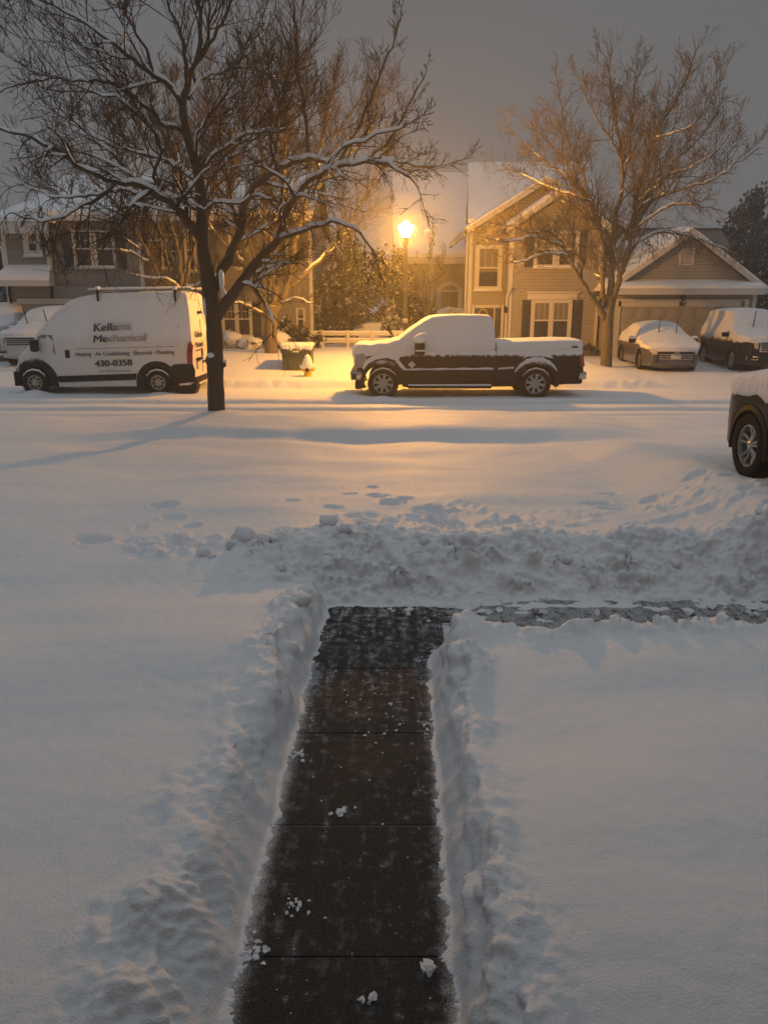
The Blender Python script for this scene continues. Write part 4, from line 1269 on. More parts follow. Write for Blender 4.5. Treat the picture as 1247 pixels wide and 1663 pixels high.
hd = vplate('door_handle', [(368, 447), (392, 445), (397, 488), (374, 490)], M['black_plastic'], .02)
vplate('tail_light', [(1058, 410), (1074, 394), (1082, 420), (1084, 520), (1056, 521), (1052, 470)], M['red_lens'], .02, dep=.14)
vplate('side_window', [(210, 372), (236, 358), (295, 362), (318, 468), (230, 458), (205, 430)], glass_mat('frosted_cab_glass', (.20,.21,.22), .35), .008, dep=.02)
for a_, b_ in ((((402,300),(406,560))), ((885, 300), (888, 425)), ((1000, 300), (1003, 425))):
    x, z = vp(*a_); x2, z2 = vp(*b_)
    vplate('door_seam', [(x, z), (x-.012, z), (x2-.012, z2), (x2, z2)], M['blind'], .003, dep=.01)
vplate('fuel_flap', [(405, 522), (436, 520), (440, 576), (400, 578)], M['van_paint'], .006, dep=.02)
for y0, y1 in ((437, 435),):
    x, z = vp(430, 437); x2, z2 = vp(985, 424)
    vplate('body_line', [(x, z), (x2, z2), (x2, z2-.012), (x, z-.012)], M['blind'], .004, dep=.01)
# mirror
x, z = vp(205, 420)
m = MB().bbox(x-.11, x+.07, 1.06, 1.30, z-.16, z+.17, .05); m.bbox(x-.05, x+.06, .9, 1.1, z-.12, z-.02, .02); m.build('mirror', M['black_plastic'], van)
# underbody and wheels
MB().box(-2.6, 2.4, -.85, .80, .22, .62).build('underbody', M['well'], van, smooth=0)
MB().lathe([(.001,0),(.11,.02),(.12,.5),(.001,.52)], (vp(520,0)[0], .25, .25), 'x', 12).build('exhaust', M['iron'], van)
for (wx, wz) in (wf, wr_):
    wheel(van, wx, .93, wzf, wr, .23, 1, 'steel', M['steel'], .6)
    wheel(van, wx, -.93, wzf, wr, .23, -1, 'steel', M['steel'])
# snow on roof, windscreen and bonnet
st = chaikin([vp(78, 545), vp(70, 500), vp(103, 452), vp(165, 396), vp(232, 308), vp(322, 211), vp(395, 156), vp(480, 132), vp(700, 122), vp(1000, 113), vp(1046, 124), vp(1054, 165)], 2)
sb = chaikin([vp(1040, 175), vp(1000, 160), vp(700, 168), vp(500, 175), vp(420, 200), vp(345, 250), vp(255, 345), vp(190, 425), vp(130, 480), vp(105, 525), vp(88, 545)], 1)
MB().bm(loft(st+sb, lambda x, z: van_hw(x, z)*1.005, deform=snow_wobble(.018), dx=.2, dz=.2)).build('snow', M['snow_streaked'], van, smooth=180)
# roof rack
zr0 = vp(700, 132)[1]
rk = MB()
for yy in (.82, -.82): rk.tube([(vp(445,0)[0], yy, zr0-.02), (vp(470,0)[0], yy, zr0+.10), (vp(700,0)[0], yy, zr0+.12), (vp(1060,0)[0], yy, zr0+.15)], .03, 8)
for px in (533, 760, 972): rk.tube([(vp(px,0)[0], -.84, zr0+.10), (vp(px,0)[0], .84, zr0+.10)], .028, 8)
rkk = rk.build('roof_rack', M['alloy_dark'], van)
s = MB()
for yy in (.82, -.82): s.tube([(vp(470,0)[0], yy, zr0+.135), (vp(600,0)[0], yy, zr0+.15), (vp(1060,0)[0], yy, zr0+.185)], [.03, .04, .035], 6)
s.build('snow', M['snow_soft'], rkk, smooth=180)
for px in (533, 972):
    x = vp(px, 0)[0]
    MB().tube([(x, .84, zr0+.14), (x, .95, zr0+.10), (x-.01, .99, zr0-.08), (x, .97, zr0-.18)], [.035, .04, .035, .03], 8).build('rack_clamp', M['black_plastic'], van)
    MB().blob((x, .9, zr0+.16), (.07,.1,.06), px, 2, .3).build('snow', M['snow_soft'], rkk, smooth=180)
# rear doors (local -x end)
def rear_x(z): return min(p[0] for p in top if abs(p[1]-z) < .16) if any(abs(p[1]-z) < .16 for p in top) else -2.75
def rtext(s, size, y0, y1, z, mat):
    o = text(s, 'lettering', mat, van, size, bold=.0)
    a, b = text_width(o); k = (y0-y1)/(b-a)
    for v in o.data.vertices: v.co.x = (v.co.x-a)*k
    o.rotation_euler = (R(90), 0, R(-90)); o.location = (rear_x(z)-.035, y0, z)
    return o
rtext('Kellams', .26, .72, -.1, 1.56, M['navy']); rtext('Mechanical', .22, .72, -.12, 1.29, M['navy'])
rtext('www', .09, .72, .2, 1.18, M['navy']); rtext('430-0358', .13, .05, -.5, .80, M['navy'])
z = .78; MB().bbox(rear_x(z)-.05, rear_x(z)-.01, .30, .66, z-.10, z+.12, .012).build('licence_plate', M['plate'], van)
MB().bbox(rear_x(.95)-.12, rear_x(.95)-.02, .24, .70, .93, 1.0, .02).build('rear_step_light', M['black_plastic'], van)
MB().bbox(rear_x(1.12)-.06, rear_x(1.12)-.01, .02, .08, 1.0, 1.24, .015).build('door_handle', M['black_plastic'], van)
MB().bbox(rear_x(2.25)-.09, rear_x(2.25)-.03, -.18, .18, 2.2, 2.28, .02).build('rear_lamp', M['black_plastic'], van)
MB().box(rear_x(1.2)-.025, rear_x(1.2)-.01, -.006, .006, .55, 2.05).build('door_seam', M['blind'], van, smooth=0)
MB().bbox(-2.80, -2.60, -.95, .95, .30, .47, .03).build('rear_bumper', M['black_plastic'], van)
# lettering on the near side: local +y side seen from +y, so x runs backwards
def letter_mat(name, x_fade, soft):
    m, N, L, b = new_mat(name)
    co = objco(N); s = N.new("ShaderNodeSeparateXYZ"); L.new(co, s.inputs[0])
    n = nnoise(N, L, co, 9, 4)
    f = nmath(N, L, 'ADD', s.outputs["X"], nmath(N, L, 'MULTIPLY', nmath(N, L, 'SUBTRACT', n, .5), .35))
    mk = nrange(N, L, f, x_fade, x_fade+soft)
    L.new(nmix(N, L, mk, (.02,.02,.045), (.33,.31,.30)), b.inputs["Base Color"])
    b.inputs["Roughness"].default_value = .55
    return m
def side_text(s, size, p0, p1, mat, bold=.008, shear=0., heavy=False):
    (x0, z0), (x1, z1) = vp(*p0), vp(*p1)
    o = text(s, 'lettering', mat, van, size, bold=bold, shear=shear)
    a, b = text_width(o); k = (x0-x1)/(b-a)
    for v in o.data.vertices:
        v.co.x = (v.co.x-a)*k
        v.co.y += (z1-z0)*v.co.x/(x0-x1)
    if heavy:                                                   # bolder strokes: the same outline again, a hair to each side
        bm = bmesh.new(); bm.from_mesh(o.data)
        for dx, dy in ((.010, .003), (-.010, -.003)):
            g = bmesh.ops.duplicate(bm, geom=bm.faces[:len(o.data.polygons)])['geom']
            for v in g:
                if isinstance(v, bmesh.types.BMVert): v.co.x += dx; v.co.y += dy; v.co.z += .0015 + dx*.05
        bm.to_mesh(o.data); bm.free()
    h = van_hw(0, z0 + size*.35)
    tilt = math.atan2(van_hw(0, z0+size)-van_hw(0, z0), size)
    o.rotation_euler = (R(90)-tilt*1.0, 0, math.pi); o.location = (x0, van_hw(0, z0)+.02, z0)
    return o
side_text('Kellams', .30, (530, 340), (742, 330), letter_mat('faded_letters', .46, .32), .0, .18, True)
side_text('Mechanical', .27, (530, 402), (830, 391), letter_mat('snowed_letters', .34, .12), .0, .18, True)
side_text('Heating \u00b7 Air Conditioning \u00b7 Electrical \u00b7 Plumbing', .16, (432, 480), (985, 467), M['navy'], .0)
side_text('430-0358', .24, (540, 538), (747, 531), M['navy'], .0, 0., True)
side_text('www.kellamsmechanical.com', .08, (558, 569), (738, 565), letter_mat('small_letters', -1., .1), .0)

# ---- the dark pickup, nose to the left
Yp = 20.7
pz = zoom(550, 480, 420/1247)
po_ = U(*pz(600, 494), Yp); p_g = po_.z - .02
PX, PY = po_.x, Yp + 1.01
def pp(x, y):
    p = U(*pz(x, y), Yp)
    return (-(p.x - PX), p.z - p_g)
truck = thing('pickup_truck', 'dark pickup truck with cab and bed plastered in snow, parked before the street lamp', 'pickup truck', (PX, PY, p_g), math.pi, world_coords=False)
tf_, tr_ = pp(214, 425), pp(948, 428)
tw = .415; twz = tw - .01
def truck_hw(x, z):
    t = 1.01 - .02*float(sst(.9, .5, z))
    t *= 1 - .10*float(sst(pp(150,0)[0], pp(60,0)[0], x))**2
    return t
ttop = chaikin([pp(100, 400), pp(80, 340), pp(72, 290), pp(78, 252), pp(130, 244), pp(270, 228), pp(330, 222), pp(340, 268)], 1)
zb = pp(500, 442)[1]
tpoly = ttop + [pp(340, 268), pp(752, 262), pp(760, 268), pp(766, 238), pp(1172, 226), pp(1180, 300), pp(1182, 360), pp(1175, 425), pp(1045, 432)] + arch(tr_[0], twz, .56, zb) + [pp(850, 440), pp(330, 446)] + arch(tf_[0], twz, .56, zb) + [pp(125, 440), pp(110, 420)]
M['truck_paint'] = dusted('truck_paint', (.010,.010,.013), pp(0, 288)[1], .03, .4, amp=.10, scale=6, streak=2.5, coat=.0, top=True, spec=.18)
MB().bm(loft(tpoly, truck_hw, dx=.22, dz=.2)).build('body', M['truck_paint'], truck, smooth=35)
def cab_hw(x, z):
    return 1.0 - .20*float(sst(pp(0,268)[1], pp(0,100)[1], z))
cpoly = chaikin([pp(268, 240), pp(350, 175), pp(440, 112), pp(500, 104), pp(725, 104), pp(744, 116), pp(750, 180), pp(752, 262)], 1) + [pp(752, 300), pp(270, 300)]
M['cab_glass'] = glass_mat('cab_glass')
MB().bm(loft(cpoly, cab_hw, dx=.3, dz=.2)).build('cab', M['truck_paint'], truck, smooth=35)
# snow plastered on the cab
cs = chaikin([pp(250, 238), pp(300, 205), pp(345, 168), pp(435, 106), pp(500, 95), pp(728, 94), pp(750, 110), pp(756, 180)], 1) + [pp(757, 266), pp(600, 272), pp(430, 276), pp(300, 300), pp(240, 262)]
MB().bm(loft(cs, lambda x, z: cab_hw(x, z)*1.012+.012, deform=snow_wobble(.012, 3, pp(0,270)[1], .05), dx=.09, dz=.09)).build('snow', M['snow_streaked'], truck, smooth=180)
# snow on the bonnet and bed cover
hs = chaikin([pp(64, 300), pp(66, 255), pp(85, 236), pp(130, 232), pp(150, 238), pp(205, 228), pp(235, 228), pp(275, 212), pp(310, 215)], 1) + [pp(310, 262), pp(260, 268), pp(230, 262), pp(180, 282), pp(120, 300), pp(112, 345), pp(92, 352), pp(80, 330)]
MB().bm(loft(hs, lambda x, z: truck_hw(x, z)*1.0+.012, deform=snow_wobble(.02, 3.2, pp(0,290)[1], .07), dx=.09, dz=.09)).build('snow', M['snow_streaked'], truck, smooth=180)
bs = chaikin([pp(762, 268), pp(760, 236), pp(775, 224), pp(900, 219), pp(1170, 212), pp(1180, 225), pp(1178, 262)], 1) + [pp(1020, 266), pp(905, 270), pp(780, 274)]
MB().bm(loft(bs, lambda x, z: truck_hw(x, z)+.014, deform=snow_wobble(.008, 3, pp(0,268)[1], .02), dx=.12, dz=.1)).build('snow', M['snow_streaked'], truck, smooth=180)
def tplate(name, pts, mat, out=.012, dep=.03, parent=truck): return vplate(name, [pp(*p) for p in pts], mat, out, parent, dep, zhw=truck_hw)
arch_trim(truck, 'wheel_arch', tf_[0], twz, .53, .63, zb+.02, truck_hw, M['dusty_plastic'], .05)
arch_trim(truck, 'wheel_arch', tr_[0], twz, .53, .63, zb+.02, truck_hw, M['dusty_plastic'], .05)
# snow lying on the rear arch and along the side mouldings
ss = MB()
for (x0, y0, x1, y1, t_) in ((320, 356, 745, 352, .030), (768, 352, 842, 348, .025)):
    pts = [pp(x0+(x1-x0)*k/14, y0+(y1-y0)*k/14 + .8*math.sin(k*1.9)) for k in range(15)]
    ss.tube([(a, truck_hw(a, b)+.01, b) for a, b in pts], [t_*(.7+.4*math.sin(k*2.3)**2) for k in range(15)], 6)
pts = [(tr_[0]+.66*math.cos(a), twz+.66*math.sin(a)) for a in [math.pi*(.16+.66*k/16) for k in range(17)]]
ss.tube([(a, truck_hw(a, b)+.02, b) for a, b in pts], [.02+.05*math.sin(math.pi*k/16)*(1+.3*math.sin(k*2.7)) for k in range(17)], 6)
ss.build('snow', M['snow_clump'], truck, smooth=180)
vplate('snow', [pp(*p) for p in ((918, 262), (1015, 262), (1022, 290), (1035, 304), (1000, 296), (960, 292), (910, 294), (886, 304), (905, 285))], M['snow_clump'], .018, truck, .03, zhw=truck_hw)
vplate('snow', [pp(*p) for p in ((255, 262), (345, 262), (350, 284), (300, 290), (290, 310), (318, 345), (330, 358), (316, 362), (296, 345), (270, 312), (235, 300), (180, 308), (140, 330), (122, 356), (112, 350), (130, 312), (175, 284))], M['snow_clump'], .016, truck, .03, zhw=truck_hw)
# running board, bumpers, lamps, mirror, handles
MB().bbox(pp(335,0)[0], pp(752,0)[0], .94, 1.09, pp(0,448)[1], pp(0,434)[1], .03).build('running_board', M['black_plastic'], truck)
ss = MB(); ss.bbox(pp(338,0)[0], pp(750,0)[0], .95, 1.08, pp(0,435)[1]-.005, pp(0,427)[1], .03); ss.build('snow', M['snow_soft'], truck, smooth=180)
x0, z0 = pp(55, 410); x1, z1 = pp(118, 365)
fb = MB().bbox(x0, x1, -.98, .98, z0, z1, .05).build('front_bumper', M['chrome'], truck)
xa, za = pp(62, 404); xb, zb2 = pp(86, 378)
MB().bbox(xa, xb, .965, .985, za, zb2, .01).build('fog_lamp', M['black_plastic'], fb)
x0, z0 = pp(78, 455); x1, z1 = pp(112, 412); MB().bbox(x0, x1, -.8, .90, z0, z1, .04).build('air_dam', M['black_plastic'], truck)
tplate('headlight', [(80, 285), (118, 278), (138, 300), (112, 345), (90, 350), (78, 320)], M['lens'], .02, .2)
gx = pp(74, 300)[0]
g = MB().bbox(gx-.06, gx+.03, -.62, .62, pp(0,345)[1], pp(0,275)[1], .02); g.build('grille', M['chrome'], truck)
x0, z0 = pp(1155, 405); x1, z1 = pp(1196, 368); MB().bbox(x1, x0, -1.0, 1.0, z0, z1, .03).build('rear_bumper', M['chrome'], truck)
MB().bbox(pp(1180,0)[0]-.1, pp(1140,0)[0], -.3, .95, pp(0,428)[1], pp(0,412)[1], .02).build('hitch', M['iron'], truck)
tplate('tail_light', [(1160, 290), (1178, 280), (1184, 340), (1166, 345)], M['red_lens'], .015, .15)
x, z = pp(388, 250)
mi = MB().bbox(x-.14, x+.13, 1.08, 1.32, z-.20, z+.16, .06); mi.tube([(x+.02, .9, z-.06), (x, 1.12, z-.06)], .05, 8)
mi = mi.build('mirror', M['black_plastic'], truck)
s = MB(); s.bbox(x-.15, x+.15, 1.05, 1.335, z+.10, z+.30, .09); s.bbox(x-.14, x+.12, 1.28, 1.337, z-.09, z-.05, .02); s.tube([(x+.14, 1.2, z+.22), (x-.02, 1.2, z+.33), (x-.2, 1.2, z+.38)], [.06,.05,.02], 6); s.build('snow', M['snow_soft'], mi, smooth=180)
for px in (537, 706):
    x, z = pp(px, 292)
    hnd = MB().bbox(x-.03, x+.11, .985, 1.045, z-.02, z+.015, .012).build('door_handle', M['black_plastic'], truck)
    MB().blob((x, 1.03, z+.03), (.035,.03,.06), px, 1, .3).build('snow', M['snow_soft'], hnd, smooth=180)
for px in (566, 758):
    x, z = pp(px, 275); x2, z2 = pp(px-2, 435)
    tplate('door_seam', [(px, 275), (px+2.5, 275), (px+1, 435), (px-1.5, 435)], M['well'], .004, .01)
x, z = pp(352, 333)
MB().add([(x-.11,1.035,z),(x,1.035,z+.10),(x+.11,1.035,z),(x,1.035,z-.10),(x-.11,.99,z),(x,.99,z+.10),(x+.11,.99,z),(x,.99,z-.10)], [(0,1,2,3),(7,6,5,4),(0,4,5,1),(1,5,6,2),(2,6,7,3),(3,7,4,0)]).build('badge', M['plate'], truck, smooth=0)
MB().bbox(pp(1160,0)[0]-.04, pp(1140,0)[0]+.0, 1.0, 1.045, pp(0,252)[1], pp(0,243)[1], .01).build('bed_badge', M['iron'], truck)
for (a_, b_) in (((268, 206), (232, 148)), ((258, 200), (208, 145))):
    (x0, z0), (x1, z1) = pp(*a_), pp(*b_)
    yy = .25 if a_[0] == 268 else -.35
    wiper(truck, (x0, yy, z0), (x1, yy+.05, z1))
MB().box(-2.7, 2.5, -.85, .80, .36, .8).build('underbody', M['well'], truck, smooth=0)
MB().tube([(2.4, .5, .42), (-2.6, .5, .42)], .06, 8).tube([(tr_[0], -.85, .42), (tr_[0], .85, .42)], .09, 10).tube([(tf_[0], -.85, .42), (tf_[0], .85, .42)], .08, 10).lathe([(.001,-.16),(.14,-.1),(.17,0),(.14,.1),(.001,.16)], (tr_[0], 0, .42), 'y', 14).build('axle', M['iron'], truck)
for c in (tf_, tr_):
    wheel(truck, c[0], .90, twz, tw, .27, 1, 'eight', M['alloy'], .5)
    wheel(truck, c[0], -.90, twz, tw, .27, -1, 'eight', M['alloy'])

# ---- cars built along their own axis (local +x = nose)
def make_car(name, label, cat, loc, rotz, kind, paint, snow_line=None, group=None, bare=False):
    t = thing(name, label, cat, loc, rotz, group, world_coords=False)
    if kind == 'sedan':
        L_, Wd, wb, wr, ww = 4.9, .93, 2.83, .335, .22
        topp = [(2.44,.30),(2.46,.52),(2.40,.66),(2.20,.77),(1.15,.97),(.95,1.02),(.30,1.34),(-.25,1.44),(-.95,1.40),(-1.75,1.13),(-2.25,1.06),(-2.42,.92),(-2.45,.6),(-2.42,.30)]
        belt, roofz, zb, style = .92, 1.44, .20, 'ten'
        sntop = [(2.30,.74),(2.30,.84),(2.10,.90),(1.30,1.06),(.92,1.14),(.55,1.33),(.15,1.50),(-.3,1.58),(-.95,1.55),(-1.75,1.30),(-2.3,1.20),(-2.5,1.05),(-2.5,.82)]
        snbot = [(-1.8,.86),(-.6,.87),(.6,.86),(1.2,.86),(1.7,.80)]
        rim = M['alloy_dark']
    else:
        L_, Wd, wb, wr, ww = 5.15, 1.0, 2.95, .40, .26
        topp = [(2.50,.42),(2.56,.62),(2.56,.98),(2.42,1.08),(1.45,1.17),(1.15,1.22),(.55,1.78),(.2,1.86),(-1.6,1.88),(-2.3,1.80),(-2.5,1.25),(-2.56,.9),(-2.52,.42)]
        belt, roofz, zb, style = 1.14, 1.88, .30, 'six'
        sntop = [(2.44,1.00),(2.46,1.13),(2.30,1.22),(1.5,1.30),(1.12,1.38),(.85,1.62),(.5,1.90),(.15,2.0),(-1.6,2.02),(-2.4,1.92),(-2.6,1.4),(-2.6,1.1)]
        snbot = [(-1.5,1.02),(0,1.05),(1.0,1.08),(1.5,1.0),(2.0,1.0)]
        rim = M['alloy']
    if bare:
        snbot = [(-1.5,.95),(0,.92),(.9,.90),(1.2,.99),(1.5,1.0),(1.8,.97),(2.0,.92),(2.3,.95)]
        style = 'five_double'; rim = M['alloy']
    xf, xr = wb/2+.02, -wb/2-.02
    def hw(x, z):
        k = Wd*(1 - .26*float(sst(belt, roofz+.05, z)))
        k *= 1 - .20*float(sst(L_*.5-.75, L_*.5, abs(x)))**1.5
        return k
    ar = wr + .07
    poly = chaikin(topp, 2) + [(-2.3, zb)] + arch(xr, wr, ar, zb) + arch(xf, wr, ar, zb) + [(2.3, zb)]
    MB().bm(loft(poly, hw, dx=.2, dz=.16, bulge=3.)).build('body', paint, t, smooth=35)
    MB().box(-2.2, 2.1, -Wd*.78, Wd*.78, zb+.02, zb+.4).build('underbody', M['well'], t, smooth=0)
    for x in (xf, xr):
        for s in (1, -1):
            wheel(t, x, s*(Wd-.115), wr, wr, ww, s, style, rim)
        arch_trim(t, 'wheel_arch', x, wr, ar-.03, ar+.035, zb, hw, M['black_plastic'], .02, (1, -1))
    def nose(name, y0, y1, z0, z1, mat, out=.01, dep=.08, b=.012, parent=t, xx=None):
        """piece set in the nose, following its curve"""
        yc = (y0+y1)/2; zc = (z0+z1)/2
        pts = [p for p in chaikin(topp, 2) if p[0] > 1.9]
        xn = max((p[0] for p in pts if abs(p[1]-zc) < .09), default=2.4)
        m = MB().bbox(xn-dep, xn+out+.06, y0, y1, z0, z1, b)
        m.v = [(x - .75*(max(0, abs(y)/Wd-.8)/.2)**.8, y, z) for x, y, z in m.v]
        return m.build(name, mat, parent)
    if kind == 'sedan':
        gr = nose('grille', -.58, .58, .44, .70, M['black_plastic'], .03)
        for z in (.47, .54, .61): nose('grille_bar', -.55, .55, z-.012, z+.012, M['bar'], .075, .08, .008, gr)
        nose('grille_bar', -.62, .62, .685, .72, M['bar'], .07, .1, .01, gr)
        # emblem, an upright H in a frame
        m = MB(); xe = 2.62
        for (y0, y1, z0, z1) in ((-.05,-.028,.60,.70),(.028,.05,.60,.70),(-.028,.028,.64,.66),(-.075,-.06,.59,.71),(.06,.075,.59,.71),(-.06,.06,.70,.712),(-.06,.06,.588,.60)):
            m.box(xe-.05, xe, y0, y1, z0, z1)
        m.build('emblem', M['chrome'], t, smooth=0)
        nose('licence_plate', -.155, .155, .47, .60, M['plate'], .085, .1, .008)
        for s in (1, -1):
            nose('headlight', *sorted((s*.60, s*.86)), .60, .70, M['lens'], .05, .2)
            nose('fog_lamp', *sorted((s*.56, s*.84)), .34, .46, M['black_plastic'], .02, .1)
        nose('air_intake', -.8, .8, .26, .31, M['chrome'], .04, .1)
        mz, mx = .98, .78
    else:
        gr = nose('grille', -.56, .56, .72, 1.04, M['chrome'], .04)
        for z in (.78, .85, .92, .99): nose('grille_slot', -.50, .50, z-.022, z+.022, M['black_plastic'], .055, .08, .008, gr)
        for s in (1, -1):
            if bare: continue
            nose('headlight', *sorted((s*.60, s*.90)), .82, 1.02, M['lens'], .05, .25)
            nose('fog_lamp_frame', *sorted((s*.56, s*.86)), .46, .58, M['chrome'], .04, .1)
            nose('fog_lamp', *sorted((s*.60, s*.80)), .49, .55, M['black_plastic'], .06, .1)
        nose('bumper', -.9, .9, .60, .70, paint, .05, .1)
        mz, mx = 1.22, (.42 if bare else 1.0)
        for s in (() if bare else (1, -1)): MB().bbox(-1.0, .9, s*Wd*.93, s*(Wd+.07), .36, .42, .02).build('running_board', M['alloy_dark'], t)
    for s in (1, -1):
        c = hw(mx, mz)
        mi = MB().bbox(mx-.08, mx+.1, *sorted((s*(c+.03), s*(c+.24))), mz-.08, mz+.09, .04).bbox(mx-.03, mx+.05, *sorted((s*(c-.06), s*(c+.06))), mz-.07, mz-.02, .01).build('mirror', M['black_plastic'], t)
        MB().bbox(mx-.09, mx+.11, *sorted((s*(c+.02), s*(c+.25))), mz+.06, mz+.16, .05).build('snow', M['snow_soft'], mi, smooth=180)
        for dx in (-.35, -1.35 if kind != 'sedan' else -1.2):
            z = belt-.14; c2 = hw(dx, z)
            MB().bbox(dx-.1, dx+.1, *sorted((s*(c2-.01), s*(c2+.035))), z-.018, z+.018, .012).build('door_handle', M['chrome'], t)
        nm = MB().bbox(-2.5, -2.3, *sorted((s*.55, s*.86)), belt-.25, belt-.05, .03); nm.build('tail_light', M['red_lens'], t)
    sp = chaikin(sntop, 2) + snbot
    MB().bm(loft(sp, lambda x, z: hw(x, z)+.022, dx=.10, dz=.10, bulge=4., deform=snow_wobble(.022, 2.6, min(p[1] for p in snbot)+.04, .07))).build('snow', M['snow_streaked'], t, smooth=180)
    return t

sed_paint = dusted('grey_paint', (.10,.10,.105), .92, .05, .28, amp=.16, scale=5, coat=.7, metal=.2)
suv_paint = dusted('charcoal_paint', (.018,.016,.015), 1.06, .08, .35, amp=.26, scale=4, coat=.08, spec=.2)
wht_paint = dusted('white_paint', (.55,.54,.52), .92, .06, .3, amp=.2, scale=5, coat=.6)
blk_paint = dusted('black_paint', (.007,.007,.008), 1.20, .05, .3, amp=.3, scale=5, streak=4, coat=.0, spec=.12)
FWD = R(-90)                                                   # nose towards the camera
sx, sy = U(1099, 602, 25.3).x, 25.3
sedan = make_car('sedan', 'grey sedan blanketed in snow with two raised wipers, in the drive before the garage', 'car', (sx+.10, sy+2.45, H1(sx, sy+1)-.05), FWD-R(5), 'sedan', sed_paint)
for yy in (.38, -.22): wiper(sedan, (.93, yy, 1.12), (.55, yy+.12, 1.72))
ux, uy = U(1262, 605, 25.0).x, 25.0
suv = make_car('sport_utility_vehicle', 'dark brown sport utility vehicle under heavy snow beside the grey sedan', 'car', (ux, uy+2.4, H1(ux, uy+1)-.06), FWD-R(5), 'suv', suv_paint)
wiper(suv, (1.15, -.30, 1.35), (.95, -.18, 1.98)); wiper(suv, (1.15, .35, 1.35), (.95, .47, 1.98))
cx_, cy_ = U(52, 605, 27.0).x, 27.0
wcar = make_car('sedan', 'white snow covered car with raised wipers tucked behind the nose of the van', 'car', (cx_, cy_+2.4, H1(cx_, cy_)+.0), FWD-R(3), 'suv', wht_paint)
wiper(wcar, (1.15, -.45, 1.38), (1.0, -.62, 1.95)); wiper(wcar, (1.15, .3, 1.38), (1.0, .12, 1.95))
c2x, c2y = U(-22, 600, 29.0).x, 28.6
make_car('sedan', 'snow buried car at the left edge beside the white car behind the van', 'car', (c2x, c2y+2.4, H1(c2x, c2y)+.1), FWD-R(3), 'suv', wht_paint)
c3x, c3y = U(594, 545, 37.0).x, 37.0
make_car('sedan', 'car under a dome of snow behind the white rail fence', 'car', (c3x, c3y, U(594, 552, 37.0).z-.75), R(180), 'sedan', sed_paint)
# the near one on the right, nose to the street
nz = .50
near = make_car('sport_utility_vehicle', 'black sport utility vehicle cut by the right edge, wheel deep in the near drive', 'car', (4.53+.97, 9.22-1.5, nz), R(90), 'suv', blk_paint, bare=True)

# ------------------------------------------------------------------ bare trees
def catmull(pts, step):
    P = [pts[0] + (pts[0]-pts[1])] + list(pts) + [pts[-1] + (pts[-1]-pts[-2])]
    out = []
    for i in range(1, len(P)-2):
        a, b, c, d = P[i-1], P[i], P[i+1], P[i+2]
        n = max(2, int((c-b).length/step))
        for k in range(n):
            t = k/n
            out.append(.5*((2*b) + (c-a)*t + (2*a-5*b+4*c-d)*t*t + (3*b-a-3*c+d)*t**3))
    out.append(pts[-1])
    return out

